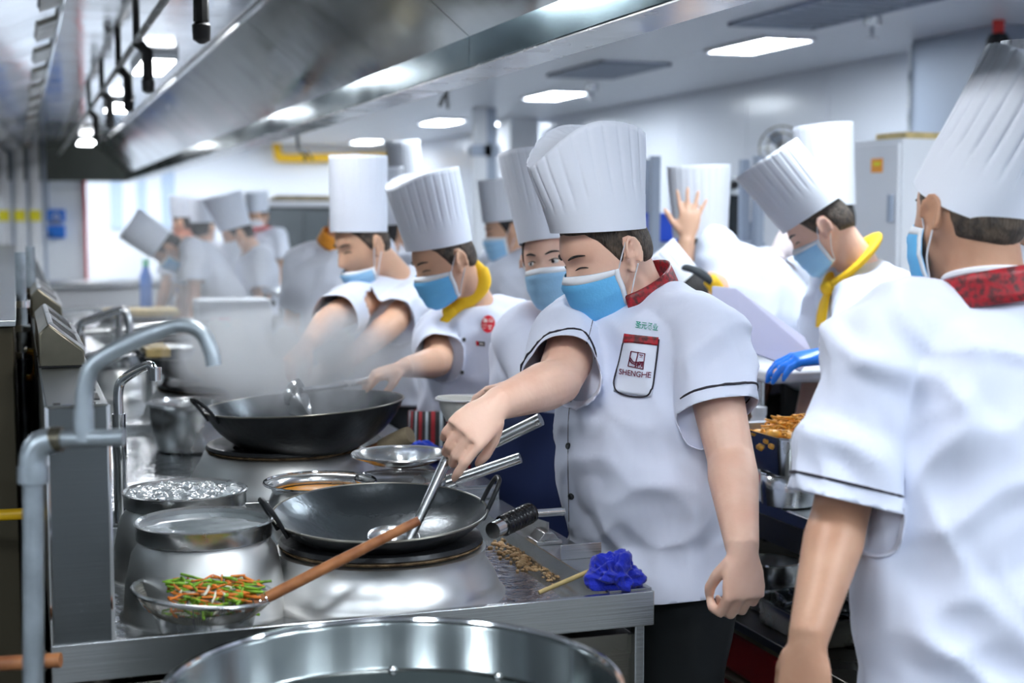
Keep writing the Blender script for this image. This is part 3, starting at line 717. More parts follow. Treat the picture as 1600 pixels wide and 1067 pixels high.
# black-wrapped handle of the nearest wok, rest and steel tube behind it
hA, hB, hC = aD(770, 829, 2.83), aD(785, 822, 2.86), aD(829, 801, 2.93)
hw = thing('wok_handle_rest', 'steel tube handle wrapped in glossy black tape beside the nearest wok', 'handle', hA)
MB().tube([hA, hB], .017, 16).build('ferrule', 'steel_polish', hw)
pts = []; rr = []
for i in range(33):
    s_ = i / 32; pts.append(hB + (hC - hB) * s_); rr.append(.0205 + .0016 * math.sin(s_ * 2 * math.pi * 9))
MB().tube(pts, rr, 18).build('tape_grip', 'black_rubber', hw, smooth=180)
pA, pB = aD(822, 803, 3.0), aD(879, 799, 3.06)
pr = thing('steel_rod', 'short polished steel tube lying behind the black-taped handle', 'tube', pA)
MB().tube([pA - (pB - pA) * .3, pA, pB], .0085, 14).build('tube', 'steel_polish', pr)
MB().tube([pB - (pB - pA) * .02, pB + (pB - pA) * .01], .0092, 14).build('end_cap', 'steel', pr)
# bracket under the taped handle
tag(MB().box(1.06, 1.12, 2.92, 2.99, .803, .812).prism([(1.065, .812), (1.115, .812), (1.10, .83), (1.08, .83)], 'y', 2.925, 2.985).build('handle_cradle', 'steel_polish', bevel=.002), 'small polished steel cradle on the ledge under the taped handle', 'bracket')
# ------------------------------------------------------------------ strainer of vegetables on a bowl
VD = 2.60
vc = aD(318, 925, VD); vR = 108 * VD / FPX
bc = aD(322, 958, VD + .01)
bw = thing('steel_bowl', 'low steel bowl under the vegetable strainer', 'bowl', (bc[0], bc[1], .772))
br = 82 * VD / FPX
MB().lathe([(.001, .772), (br * .8, .772), (br * .9, .785), (br, .772 + .052), (br + .003, .772 + .054), (br - .003, .772 + .05), (br * .88, .787), (.001, .778)], (bc[0], bc[1], 0), 56).build('shell', 'steel_polish', bw, smooth=60)
MB().lathe([(br - .003, .772 + .0535), (br + .002, .772 + .056), (br + .005, .772 + .0535), (br + .001, .772 + .051)], (bc[0], bc[1], 0), 56).build('rolled_rim', 'chrome', bw)
vs_ = thing('vegetable_strainer', 'wire strainer with a long wooden handle resting on a steel bowl', 'strainer', vc)
tl = np.array(Matrix.Rotation(math.radians(5.5), 3, Vector((FW[0], FW[1], 0)))) @ np.array(Matrix.Rotation(math.radians(-2.0), 3, Vector(rax)))
vcz = V((vc[0], vc[1], vc[2]))
mo = mesh_bowl(vcz, vR, .062, tl, 26, 150, .0004).build('wire_mesh', 'steel_dark', vs_, smooth=0)
tag(mo, kind='stuff'); q = mo.modifiers.new('wire', 'WIREFRAME'); q.thickness = .0009
MB().tube([vcz + tl @ V((vR * math.cos(a), vR * math.sin(a), .002)) for a in np.linspace(0, 2 * math.pi, 73)[:-1]], .0042, 8, closed=True, flat=1.0).build('rim', 'steel_polish', vs_)
for a0_ in (20, 75, 130):
    pp = []
    for i in range(25):
        s_ = -1 + 2 * i / 24; a = abs(s_) * 1.15; r = (vR + .002) * math.sin(a) / math.sin(1.15); z = -.064 * (math.cos(a) - math.cos(1.15)) / (1 - math.cos(1.15))
        q_ = math.radians(a0_) + (0 if s_ > 0 else math.pi); pp.append(vcz + tl @ V((r * math.cos(q_), r * math.sin(q_), z)))
    MB().tube(pp, .0016, 6).build('support_wire', 'chrome', vs_)
wa, wb = aD(398, 943, VD - .03), aD(655, 813, 2.62)
MB().tube([wa - (wb - wa) * .12, wa, wa + (wb - wa) * .5, wb], [.009, .0105, .0105, .0085], 14).build('handle', 'wood', vs_)
for s_ in (.0, .035, .07):
    p_ = wa + (wb - wa) * s_; d_, u_, v_ = frame(wb - wa)
    MB().tube([p_ + .0115 * (math.cos(a) * u_ + math.sin(a) * v_) for a in np.linspace(0, 2 * math.pi, 17)[:-1]], .0014, 6, closed=True).build('binding_wire', 'chrome', vs_)
vg = thing('shredded_vegetables', 'shredded green peppers and carrots heaped in the wire strainer', 'vegetables', vcz, kind='stuff')
rnd = random.Random(3)
for nm, mm, cnt in (('green_shreds', 'green_veg', 260), ('carrot_shreds', 'carrot', 190), ('pale_shreds', 'pale_veg', 60)):
    m_ = MB()
    for i in range(cnt):
        a = rnd.uniform(0, 6.28); r = vR * .80 * math.sqrt(rnd.random()); x_, y_ = r * math.cos(a), r * math.sin(a)
        if x_ < -vR * .45: continue
        lo = -.052 * (1 - (r / vR) ** 2) ; hi = .026 * (1 - (r / vR) ** 2) + .004 + .008 * (x_ / vR)
        z_ = rnd.uniform(lo, hi) if rnd.random() < .55 else rnd.uniform(hi - .015, hi)
        d_ = rnd.uniform(0, 6.28); L_ = rnd.uniform(.012, .026); bend = rnd.uniform(-.006, .006)
        e = V((math.cos(d_), math.sin(d_), rnd.uniform(-.3, .3))); s2 = V((-math.sin(d_), math.cos(d_), 0))
        o_ = V((x_, y_, z_))
        P = [o_ - e * L_, o_ + s2 * bend, o_ + e * L_]
        m_.tube([vcz + tl @ p_ for p_ in catmull(P, 2)], rnd.uniform(.0016, .0030), 5, hint=(rnd.random(), rnd.random(), 1))
    m_.build(nm, mm, vg, smooth=180)
# ------------------------------------------------------------------ rags, stick, scraps
def rag(c, sx, sy, sz, label, m, seed, name='blue_rag', R=None, res=.004):
    """crumpled cloth: a folded sheet crushed into a heap"""
    P = np.zeros((64, 96, 3))
    for i in range(64):
        for j in range(96):
            t = math.pi * (i / 63) * .98 + .02; a = 2 * math.pi * j / 96
            d = V((math.sin(t) * math.cos(a), math.sin(t) * math.sin(a), math.cos(t)))
            f1 = noise.noise((d[0] * 1.7 + seed, d[1] * 1.7, d[2] * 1.7)); f2 = abs(noise.noise((d[0] * 2.3 + 1.2 * f1, d[1] * 2.3 + seed, d[2] * 2.3 - f1))); f3 = abs(noise.noise((d[0] * 5 + 2 * f1, d[1] * 5 + seed, d[2] * 5)))
            r = 1 + .45 * f1 - .60 * f2 - .10 * f3 + .16
            p = d * r * V((sx, sy, sz))
            if p[2] < -sz * .55: p[2] = -sz * .55 + (p[2] + sz * .55) * .15
            P[i, j] = p if R is None else np.asarray(R) @ p
    mb = MB().grid(P + V(c), wrap=True)
    o = mb.build(name, m, smooth=180)
    return tag(o, label, 'cloth')
rc = aD(947, 886, 2.80)
rag((1.085, 2.548, .826), .047, .040, .044, 'crumpled royal blue rag on the near corner of the wok range', 'blue_rag', 2.3)
rc2 = aZ(660, 708, .86)
rag((rc2[0], rc2[1], .86), .055, .05, .032, 'crumpled bright blue towel behind the fine strainer', 'blue_towel', 8.1, 'blue_towel')
ka, kb = aZ(842, 926, .785), aZ(908, 898, .812)
tag(MB().tube([ka, kb, kb + (kb - ka) * .4], [.0045, .005, .005], 10).build('bamboo_stick', 'bamboo'), 'pale bamboo stick sticking out from under the blue rag', 'stick')
sc_ = MB(); rnd = random.Random(5)
for i in range(170):
    s_ = rnd.random(); p = aZ(775 + 95 * s_ + rnd.gauss(0, 5), 850 + 55 * s_ + rnd.gauss(0, 7), .775)
    if p[1] < 2.53: continue
    z_ = .772
    q = rnd.uniform(.002, .0065) * (1 if s_ < .6 else .6); sc_.ball((p[0], p[1], z_ + q * .5), q * rnd.uniform(.7, 1.6), q * rnd.uniform(.7, 1.5), q * .8, n=7, m=5)
tag(sc_.build('food_scraps', 'scrap', smooth=180), 'brown cooked food scraps lying in the gutter beside the nearest wok', 'food scraps', kind='stuff')
# ------------------------------------------------------------------ stock pot in the foreground
kc = aD(640, 1010, 2.0)
SPZ, SPR = .872, .318
skp = aZ(640, 968, SPZ); kc = skp - nrm(V((FW[0], FW[1], 0))) * SPR
kp = thing('stock_pot', 'very large open steel stock pot in the foreground', 'stock pot', (kc[0], kc[1], 0.30))
MB().lathe([(.001, .30), (SPR - .01, .30), (SPR - .004, .31), (SPR - .004, SPZ - .004), (SPR, SPZ), (SPR - .004, SPZ), (SPR - .009, SPZ - .006), (SPR - .009, SPZ - .075), (SPR - .014, SPZ - .08), (SPR - .009, SPZ - .085), (SPR - .009, .315), (.001, .312)], (kc[0], kc[1], 0), 96).build('body', 'steel_pot', kp, smooth=50)
MB().tube([(kc[0] + SPR * math.cos(a), kc[1] + SPR * math.sin(a), SPZ) for a in np.linspace(0, 2 * math.pi, 97)[:-1]], .0055, 8, closed=True).build('rolled_rim', 'chrome', kp)
MB().lathe([(.001, .62), (SPR - .011, .62)], (kc[0], kc[1], 0), 64).build('liquid', 'water', kp)
for s_ in (-1, 1):
    e = V((RT[0], RT[1], 0)) * s_; c_ = kc + e * SPR; n_ = V((FW[0], FW[1], 0))
    MB().tube(catmull([c_ + n_ * .08 + V((0, 0, -.1 )), c_ + n_ * .07 + e * .05 + V((0, 0, -.09)), c_ - n_ * .07 + e * .05 + V((0, 0, -.09)), c_ - n_ * .08 + V((0, 0, -.1))], 5), .010, 8).build('handle', 'steel_polish', kp)
for a in (95, 62):
    q_ = math.radians(a) - YAW
    MB().ball((kc[0] + (SPR - .012) * math.cos(q_), kc[1] + (SPR - .012) * math.sin(q_), SPZ - .08), .008, n=10, m=6).build('rivet', 'chrome', kp)
ks = thing('pot_stand', 'low steel stand carrying the large stock pot', 'stand', (kc[0], kc[1], 0))
MB().box(kc[0] - .3, kc[0] + .3, kc[1] - .3, kc[1] + .3, .27, .299).build('shelf', 'steel', ks, bevel=.003)
for sx in (-.26, .26):
    for sy in (-.26, .26): MB().box(kc[0] + sx - .02, kc[0] + sx + .02, kc[1] + sy - .02, kc[1] + sy + .02, 0, .27).build('leg', 'steel', ks)
# ------------------------------------------------------------------ taps
FD = 2.02
def fp(x, y, D=FD): return aD(x, y, D)
tp = thing('swan_neck_tap', 'large blurred galvanised tap with a curved spout in the left foreground', 'tap', (fp(50, 1000)[0], fp(50, 1000)[1], 0))
b = fp(52, 1067); k_ = FD / FPX
e1 = [V((b[0], b[1], 0)), fp(52, 1067), fp(52, 740)]
MB().tube(e1, 16 * k_, 20).build('stand_pipe', 'galvanised', tp)
MB().tube(catmull([fp(52, 745), fp(52, 715), fp(62, 695), fp(82, 687)], 6), 21 * k_, 20).build('elbow', 'galvanised', tp)
MB().tube([fp(52, 755), fp(52, 728)], 24 * k_, 20).build('collar', 'galvanised', tp)
MB().tube([fp(80, 687), fp(194, 683)], 14 * k_, 20).build('cross_pipe', 'galvanised', tp)
MB().tube([fp(80, 687), fp(97, 686)], 20 * k_, 20).build('collar', 'steel_brown', tp)
MB().tube([fp(131, 690), fp(131, 640)], 16 * k_, 20).build('riser', 'galvanised', tp)
MB().tube(catmull([fp(131, 645), fp(133, 610), fp(146, 572), fp(185, 545), fp(240, 520), fp(285, 508), fp(315, 520), fp(330, 550), fp(334, 572)], 7), [14 * k_] * 30 + [12 * k_] * 27, 20).build('spout', 'galvanised', tp)
# ------- slim chrome taps farther along
def slim_tap(pts, D, rad, base, label, m='chrome'):
    t = thing('chrome_tap', label, 'tap', aD(*base, D), 'slim chrome taps')
    P = [aD(x, y, D) for x, y in pts]
    MB().tube(catmull(P, 6), rad, 12).build('spout', m, t)
    q0, q1 = P[0], aD(*base, D)
    MB().tube([q0 + V((0, 0, .02)), V((q0[0], q0[1], .81))], rad * 1.35, 12).build('base', m, t)
    MB().tube([P[-1] + V((0, 0, .03)), P[-1]], rad * 1.25, 12).build('nozzle', m, t)
    return t
slim_tap([(186, 660), (185, 612), (194, 592), (229, 572), (239, 577), (243, 594)], 3.35, .0115, (187, 690), 'slim chrome tap bent over the boiling water well')
slim_tap([(124, 530), (128, 506), (150, 497), (188, 485), (200, 496), (204, 548)], 5.4, .016, (125, 560), 'slim chrome tap farther along the splash tower')
pr_ = thing('steel_pipe_rail', 'horizontal steel pipe rail beyond the farther slim tap', 'pipe', aD(200, 510, 5.9))
MB().tube([aD(125, 520, 5.9), aD(330, 505, 6.1)], .018, 10).build('rail', 'steel_polish', pr_)
MB().tube([aD(186, 490, 5.85), V((aD(186, 490, 5.85)[0], aD(186, 490, 5.85)[1], .82))], .014, 10).build('post', 'steel_polish', pr_)
# ------------------------------------------------------------------ opposite cook line back panel, pipes in the gap
op = thing('opposite_range', 'dark brown steel back of the opposite cook line on the left', 'stove', (-.5, 7, 0))
MB().box(-1.1, -.012, 3.3, 12.5, .08, 1.285).build('back_panel', 'panel_brown', op, bevel=.004)
MB().box(-1.12, -.006, 3.28, 12.52, 1.285, 1.30).build('top_edge', 'steel', op, bevel=.002)
for yy in (3.5, 6.5, 9.5, 12.3): MB().box(-.08, -.03, yy, yy + .05, 0, .08).build('leg', 'steel_dark', op)
gp = thing('gap_pipework', 'steel pipes with clamps standing in the gap behind the splash tower', 'pipework', (.012, 4.2, 0))
for k, (x, D) in enumerate(((36, 4.2), (52, 5.0))):
    c = aD(x, 560, D)
    MB().tube([(c[0], c[1], 0), (c[0], c[1], 1.42)], .016, 10).build('pipe', 'galvanised', gp)
    for z in (1.12, 1.2, 1.27): MB().lathe([(.018, z - .012), (.024, z - .01), (.024, z + .01), (.018, z + .012)], (c[0], c[1], 0), 12).build('clamp', 'chrome', gp)
hz = thing('yellow_hose', 'short curved yellow hose in the gap behind the splash tower', 'hose', aD(48, 575, 4.0))
MB().tube(catmull([aD(42, 548, 4.0), aD(54, 552, 4.0), aD(57, 570, 4.0), aD(52, 588, 4.0), aD(42, 590, 4.0)], 5), .009, 10).build('hose', 'yellow_paint', hz)
MB().tube([aD(40, 548, 4.0), aD(44, 548, 4.0)], .012, 10).build('coupling', 'chrome', hz)
for k, (y, lab) in enumerate(((803, 'yellow gas hose crossing the dark floor gap, upper one'), (1035, 'brown gas hose crossing the dark floor gap, lower one'))):
    D = 2.9 if k == 0 else 2.3
    hh = thing('floor_hose', lab, 'hose', aD(30, y, D), 'floor hoses')
    MB().tube(catmull([aD(-160, y - 5, D), aD(-40, y + 2, D), aD(30, y, D), aD(95, y - 4, D)], 5), .012, 10).build('hose', 'yellow_paint' if k == 0 else 'wood', hh)
    MB().tube([aD(60, y - 2, D), aD(72, y - 2.5, D)], .016, 10).build('coupling', 'steel_brown', hh)
# ================================================================== people
ZUP = V((0, 0, 1)); RC = nrm(V((RT[0], RT[1], 0))); TC = -nrm(V((FW[0], FW[1], 0)))
def hdir(az): a = math.radians(az); return math.cos(a) * TC + math.sin(a) * RC
def headframe(az, pit, rol):
    h = hdir(az); p = math.radians(pit)
    f = math.cos(p) * h - math.sin(p) * ZUP
    u = math.sin(p) * h + math.cos(p) * ZUP
    r = np.cross(f, u)
    if rol:
        c, s = math.cos(math.radians(rol)), math.sin(math.radians(rol)); r, u = c * r + s * u, c * u - s * r
    return r, f, u                      # person's right, front, up
def remesh(mb, vox, it=4):
    me = bpy.data.meshes.new('tmp'); me.from_pydata(mb.verts().tolist(), [], mb.f)
    ob = bpy.data.objects.new('tmp', me); COL.objects.link(ob)
    m = ob.modifiers.new('r', 'REMESH'); m.mode = 'VOXEL'; m.voxel_size = vox; m.adaptivity = 0
    if it:
        s = ob.modifiers.new('s', 'SMOOTH'); s.factor = .5; s.iterations = it
    dg = bpy.context.evaluated_depsgraph_get()
    out = bpy.data.meshes.new_from_object(ob.evaluated_get(dg))
    bpy.data.objects.remove(ob); bpy.data.meshes.remove(me)
    return out
def mverts(me):
    a = np.empty(len(me.vertices) * 3); me.vertices.foreach_get('co', a); return a.reshape(-1, 3)
# ---- head
def head_shape(d, jaw=.28, nose=1.0):
    dx, dy, dz = d[..., 0], d[..., 1], d[..., 2]
    a, b, c = .0765, .098, .122
    r = 1 / np.sqrt((dx / a) ** 2 + (dy / b) ** 2 + (dz / c) ** 2)
    x, y, z = dx * r, dy * r, dz * r
    fr = np.clip(dy * 1.6, 0, 1)
    t = sstep(0, -.115, z)
    x = x * (1 - jaw * t)
    y = np.where(y < 0, y * (1.03 - .45 * sstep(-.02, -.11, z)), y)
    y = y + fr * (.030 * sstep(-.045, -.11, z) - .006 * sstep(.05, .0, np.abs(z - .01)))
    g = lambda v, m, s: np.exp(-((v - m) / s) ** 2)
    y = y + fr * (.004 * g(z, .034, .012) * g(x, 0, .05))
    for s in (-1, 1):
        y = y - fr * .0085 * g(x, s * .031, .017) * g(z, .010, .013)
        y = y + fr * .0060 * g(x, s * .031, .012) * g(z, .007, .0075)
        y = y + fr * .0045 * g(x, s * .045, .02) * g(z, -.022, .02)
    na = np.where(z > -.038, np.interp(z, [-.038, .02], [.024, .003]), .024 * g(z, -.038, .009))
    na = np.where(z > .02, .003 * g(z, .02, .015), na)
    wd = np.interp(z, [-.045, .02], [.0150, .0085])
    y = y + fr * nose * na * np.exp(-(x / wd) ** 2)
    y = y + fr * (.006 * g(z, -.066, .006) + .007 * g(z, -.077, .006)) * g(x, 0, .02)
    y = y + fr * .006 * g(z, -.104, .012) * g(x, 0, .025)
    return np.stack([x, y, z], -1)
NU, NV = 96, 70
_ph = -math.pi / 2 + math.pi * (np.arange(NV) + .5) / NV; _th = 2 * math.pi * np.arange(NU) / NU
_P, _T = np.meshgrid(_ph, _th, indexing='ij')
HD = np.stack([np.cos(_P) * np.sin(_T), np.cos(_P) * np.cos(_T), np.sin(_P)], -1)
def head_mb(mb, to, jaw):
    S = head_shape(HD, jaw)
    g = MB(); G = S.reshape(-1, 3); n0 = len(G)
    f = []
    for i in range(NV - 1):
        for j in range(NU):
            f.append((i * NU + j, i * NU + (j + 1) % NU, (i + 1) * NU + (j + 1) % NU, (i + 1) * NU + j))
    f.append(tuple(range(NU - 1, -1, -1))); f.append(tuple(range((NV - 1) * NU, NV * NU)))
    mb.add(to(G), f)
    for s in (-1, 1):                     # ears
        R = rotm('Z', -s * 18) @ rotm('X', 8)
        e = MB(); e.ball((s * .077, -.012, -.002), .0065, .018, .030, R=R, n=14, m=10)
        e.ball((s * .081, -.002, -.031), .0065, .0085, .011, n=10, m=8)
        ring = [V((s * .0845, -.012, .0)) + R @ V((s * (.004 + .005 * max(0, -math.cos(a))), .019 * math.cos(a), .031 * math.sin(a))) for a in np.linspace(.80 * math.pi * -.5 + .9, 1.30 * math.pi, 20)]
        e.tube(ring, .0046, 8)
        ah = [V((s * .0845, -.012, .0)) + R @ V((s * .003, .007 * math.cos(a) - .003, .016 * math.sin(a) + .003)) for a in np.linspace(.2 * math.pi, 1.35 * math.pi, 12)]
        e.tube(ah, .0030, 8)
        e.ball((s * .083, .004, -.005), .0045, .004, .007, n=8, m=6)
        P = e.verts(); mb.add(to(P), e.f)
    return S
def face_y(S, x, z):
    F = S.reshape(-1, 3); F = F[F[:, 1] > .02]
    d = (F[:, 0] - x) ** 2 + (F[:, 2] - z) ** 2; i = np.argsort(d)[:4]; w = 1 / (d[i] + 1e-7)
    return float((F[i, 1] * w).sum() / w.sum())
# ---- hand
def add_hand(mb, w, d, n, right, curl=(20, 25, 15), spread=.06, thumb=.4, k=1.0, index_curl=None, fat=1.0):
    d = nrm(d); n = nrm(V(n) - d * (V(n) @ d)); s = np.cross(d, n) * (1 if right else -1); w = V(w)
    secs = [(w - d * .02 * k, s, .026 * fat * k, n, .021 * fat * k), (w + d * .012 * k, s, .029 * fat * k, n, .020 * fat * k), (w + d * .04 * k, s, .038 * fat * k, n, .0175 * fat * k), (w + d * .07 * k, s, .0415 * fat * k, n, .0155 * fat * k), (w + d * .092 * k, s, .040 * fat * k, n, .0125 * fat * k)]
    mb.loft(secs, 18)
    L = [(.042, .026, .021), (.046, .029, .022), (.043, .027, .021), (.034, .021, .018)]
    for i, (off, ln) in enumerate(zip((.0305, .0102, -.0102, -.0295), L)):
        c = index_curl if (i == 0 and index_curl) else curl
        b = w + d * (.088 - (.010 if i == 3 else .003 if i in (0, 2) else 0)) * k + s * off * fat * k
        dd = nrm(d + s * spread * (1.5 - i)); a = 0; p = b; pts = [b - dd * .014 * k]; pts.append(b)
        for j in range(3):
            a += math.radians(c[j]); q = math.cos(a) * dd + math.sin(a) * n
            pts += [p + q * ln[j] * k * .5, p + q * ln[j] * k]; p = pts[-1]
        r = (.0098 if i < 3 else .0085) * k * fat
        rr = [r, r * 1.04, r * .95, r * .98, r * .88, r * .9, r * .82, r * .62]
        mb.tube(pts, rr, 12, hint=n)
        mb.ball(pts[-1], r * .66, n=8, m=6)
        mb.ball(b, r * 1.1, n=10, m=8)
    t = nrm(d * .72 + s * (.75 - .35 * thumb) + n * (.25 + .55 * thumb)); b = w + d * .022 * k + s * .024 * k
    t2 = nrm(t * .9 + d * .35 - s * .25 * thumb + n * .25 * thumb); t3 = nrm(t2 + d * .2 - s * .35 * thumb)
    p1 = b + t * .042 * k; p2 = p1 + t2 * .032 * k; p3 = p2 + t3 * .026 * k
    mb.tube([b, (b + p1) / 2, p1, (p1 + p2) / 2, p2, (p2 + p3) / 2, p3], [.016 * k, .0145 * k, .0125 * k, .0112 * k, .0110 * k, .0105 * k, .007 * k], 12, hint=n)
    mb.ball(p3, .0072 * k, n=8, m=6)
def limb(mb, pts, rad, n=18, flat=1.0, hint=(0, 0, 1)): mb.tube(pts, rad, n, flat=flat, hint=hint)
def fold(P, r, f, u, o, amp, seed, sc=(13, 13, 4.2)):
    L = P - o; X, Y, Z = L @ r, L @ f, L @ u
    out = np.zeros(len(P)); nn = noise.noise
    for i in range(len(P)):
        x, y, z = X[i], Y[i], Z[i]
        w = .35 * nn((x * 3 + seed, y * 3, z * 3))
        a = nn((x * sc[0] + seed + w, y * sc[1], z * sc[2] + seed + w)); b = 1 - abs(nn((x * 5 + z * 6.5 + seed + w, y * 6, z * 2 - x * 5)) * 2.6)
        c_ = 1 - abs(nn((x * 6 - z * 5, y * 7 + seed + w, z * 3.5 + x * 5)) * 2.8)
        out[i] = .38 * a + .50 * max(0, b) + .42 * max(0, c_) - .12
    return out * amp
def cut(me, cuts, guard=None):
    bm = bmesh.new(); bm.from_mesh(me)
    for p, nv, R in cuts:
        pv, nvv = Vector(p), Vector(nv)
        if R > 1:
            ok = lambda co: True
        else:
            def ok(co):
                q = co - pv; a_ = q.dot(nvv)
                return -.06 < a_ < .10 and (q - nvv * a_).length < R and not guard(co)
        S = set(v for v in bm.verts if ok(v.co))
        fs = [f_ for f_ in bm.faces if all(v in S for v in f_.verts)]; es = list({e for f_ in fs for e in f_.edges})
        bmesh.ops.bisect_plane(bm, geom=list({v for f_ in fs for v in f_.verts}) + es + fs, plane_co=pv, plane_no=nvv, clear_outer=False, clear_inner=False)
        kill = [v for v in bm.verts if (v.co - pv).dot(nvv) > 1e-5 and ok(v.co)]
        bmesh.ops.delete(bm, geom=kill, context='VERTS')
    bmesh.ops.delete(bm, geom=[v for v in bm.verts if not v.link_faces], context='VERTS')
    bm.to_mesh(me); bm.free()
def slice_loop(me, p, nv, R, m=48, off=.002, guard=lambda c: False):
    """closed loop where a plane crosses the cloth"""
    bm = bmesh.new(); bm.from_mesh(me)
    r_ = bmesh.ops.bisect_plane(bm, geom=bm.verts[:] + bm.edges[:] + bm.faces[:], plane_co=Vector(p), plane_no=Vector(nv))
    pts = np.array([v.co[:] for v in r_['geom_cut'] if isinstance(v, bmesh.types.BMVert) and (v.co - Vector(p)).length < R and not guard(v.co)]); bm.free()
    if len(pts) < 12: return None
    _, s, u = frame(nv); c = pts.mean(0); q = pts - c; ang = np.arctan2(q @ u, q @ s); rad = np.linalg.norm(q, axis=1)
    out = []
    for k in range(m):
        a = -math.pi + 2 * math.pi * k / m; dd = np.abs((ang - a + math.pi) % (2 * math.pi) - math.pi); i = np.argsort(dd)[:3]
        if dd[i[0]] > .25: out.append(None); continue
        out.append(c + (math.cos(a) * s + math.sin(a) * u) * (rad[i].mean() + off))
    runs = []; cur = []
    st = next((k for k in range(m) if out[k] is None), None)
    if st is None: return [out + [out[0]]]
    for k in range(m + 1):
        q = out[(st + k) % m]
        if q is None:
            if len(cur) > 3: runs.append(cur)
            cur = []
        else: cur.append(q)
    return runs
def mesh_obj(me, name, m, parent, smooth=180, **k):
    P = mverts(me); me.vertices.foreach_set('co', (P - ORG[parent]).ravel()); me.update()
    return finish(me, name, m, parent, ORG[parent], smooth, **k)
PEOPLE = {}
def person(key, label, hd, nck, che, pel, az, pit, rol=0, baz=None, shw=.185, fat=1.0, skin='skin', vox=.006, shirt='jacket', svox=.011, fold_amp=.016,
           R=None, L=None, slv=(.72, .72), hem=None, hat={}, hatm='hat', mask='mask_blue', collar=None, hair='hair', trousers='trouser_black', apron=None, piping=False, gloves=(None, None),
           jaw=.24, eyes='down', belly=0.0, group='chefs in the background', headk=1.0, cuffblack=None, ears=True, seed=None, sw=1.0, lining=False, ao=.0):
    hd, nck, che, pel = V(hd), V(nck), V(che), V(pel); seed = seed if seed is not None else len(PEOPLE) * 3.7
    baz = az if baz is None else baz
    u = nrm(nck - pel); h = hdir(baz); f = nrm(h - u * (h @ u)); r = np.cross(f, u)
    base = V((pel[0], pel[1], 0)) + V((h[0], h[1], 0)) * .0
    t = thing('person', label, 'person', base, group)
    hr, hf, hu = headframe(az, pit, rol)
    to = lambda P: hd + headk * (np.asarray(P)[..., 0:1] * hr + np.asarray(P)[..., 1:2] * hf + np.asarray(P)[..., 2:3] * hu)
    shR = nck - u * .055 + r * shw; shL = nck - u * .055 - r * shw
    if R and 'sh' in R: shR = V(R['sh'])
    if L and 'sh' in L: shL = V(L['sh'])
    def arm(A, sh, sgn):
        A = A or {}
        el = V(A['el']) if 'el' in A else sh + nrm(-ZUP + r * sgn * .18 + f * .05) * .28
        wr = V(A['wr']) if 'wr' in A else el + nrm(-ZUP + f * .35 + r * sgn * .02) * .25
        return el, wr, A.get('d', nrm(wr - el)), A.get('n', -r * sgn), A
    eR, wR, dR, nR, AR = arm(R, shR, 1); eL, wL, dL, nL, AL = arm(L, shL, -1)
    b = MB()
    S = head_mb(b, to, jaw)
    nt = hd + headk * (-.03 * hf - .035 * hu)
    limb(b, [nck - u * .05, nck, (nck + nt) / 2, nt, nt + .03 * hu], [.068 * fat, .061 * fat, .057 * fat, .056 * fat, .05 * fat])
    mid = (che + pel) / 2
    def tor(e, ew=0.0):
        w_ = fat
        return [(pel - u * .10, r, .11 * w_ + e, f, .095 * w_ + e), (pel - u * .04, r, .160 * w_ + e, f, .112 * w_ + e), (pel + u * .04, r, .160 * w_ + e + ew, f, .110 * w_ + e + belly), (mid + f * belly * .5, r, .155 * w_ + e + ew, f, .112 * w_ + e + belly),
                (che, r, .165 * w_ + e, f, .115 * w_ + e + belly * .4), (che + (nck - che) * .45, r, .172 * w_ + e, f, .106 * w_ + e), (nck - u * .070, r, .145 * w_ + e, f, .085 * w_ + e), (nck - u * .035, r, .078 * w_ + e, f, .068 * w_ + e), (nck + u * .005, r, .056 * w_ + e * .6, f, .056 * w_ + e * .6)]
    b.loft(tor(-.006), 24)
    for sh, el, wr in ((shR, eR, wR), (shL, eL, wL)):
        a1 = sh + (el - sh) * .35; f1 = el + (wr - el) * .22; f2 = el + (wr - el) * .65; k = fat
        limb(b, [sh, a1, sh + (el - sh) * .75, el, f1, f2, wr], [.056 * k, .052 * k, .046 * k, .043 * k, .0455 * k, .036 * k, .0285 * k])
        b.ball(sh, .060 * k); b.ball(el, .044 * k, n=12, m=8)
        limb(b, [nck - u * .055, (nck + sh) / 2 - u * .012, sh], [.048 * k, .050 * k, .05 * k])
    for (w_, d_, n_, A, rt) in ((wR, dR, nR, AR, True), (wL, dL, nL, AL, False)):
        add_hand(b, w_, d_, n_, rt, A.get('curl', (18, 22, 15)), A.get('spread', .05), A.get('thumb', .4), A.get('k', 1.0), A.get('ic'), .84 if gloves[0 if rt else 1] else A.get('fat', 1.0))
    legs = []
    for s in (1, -1):
        hip = pel - u * .05 + r * s * .085; ank = V((base[0], base[1], .07)) + V((r[0], r[1], 0)) * s * .11 - V((h[0], h[1], 0)) * .02
        kn = (hip + ank) / 2 + V((h[0], h[1], 0)) * .03
        limb(b, [hip, (hip + kn) / 2, kn, (kn + ank) / 2, ank], [.085 * fat, .075 * fat, .056, .055, .036]); legs.append((hip, kn, ank, s))
        b.tube([ank - V((h[0], h[1], 0)) * .05 - ZUP * .03, ank + V((h[0], h[1], 0)) * .06 - ZUP * .035, ank + V((h[0], h[1], 0)) * .16 - ZUP * .045], [.03, .034, .022], 10)
    me = remesh(b, vox, 7 if vox < .0055 else 4)
    body = mesh_obj(me, 'body', skin, t)
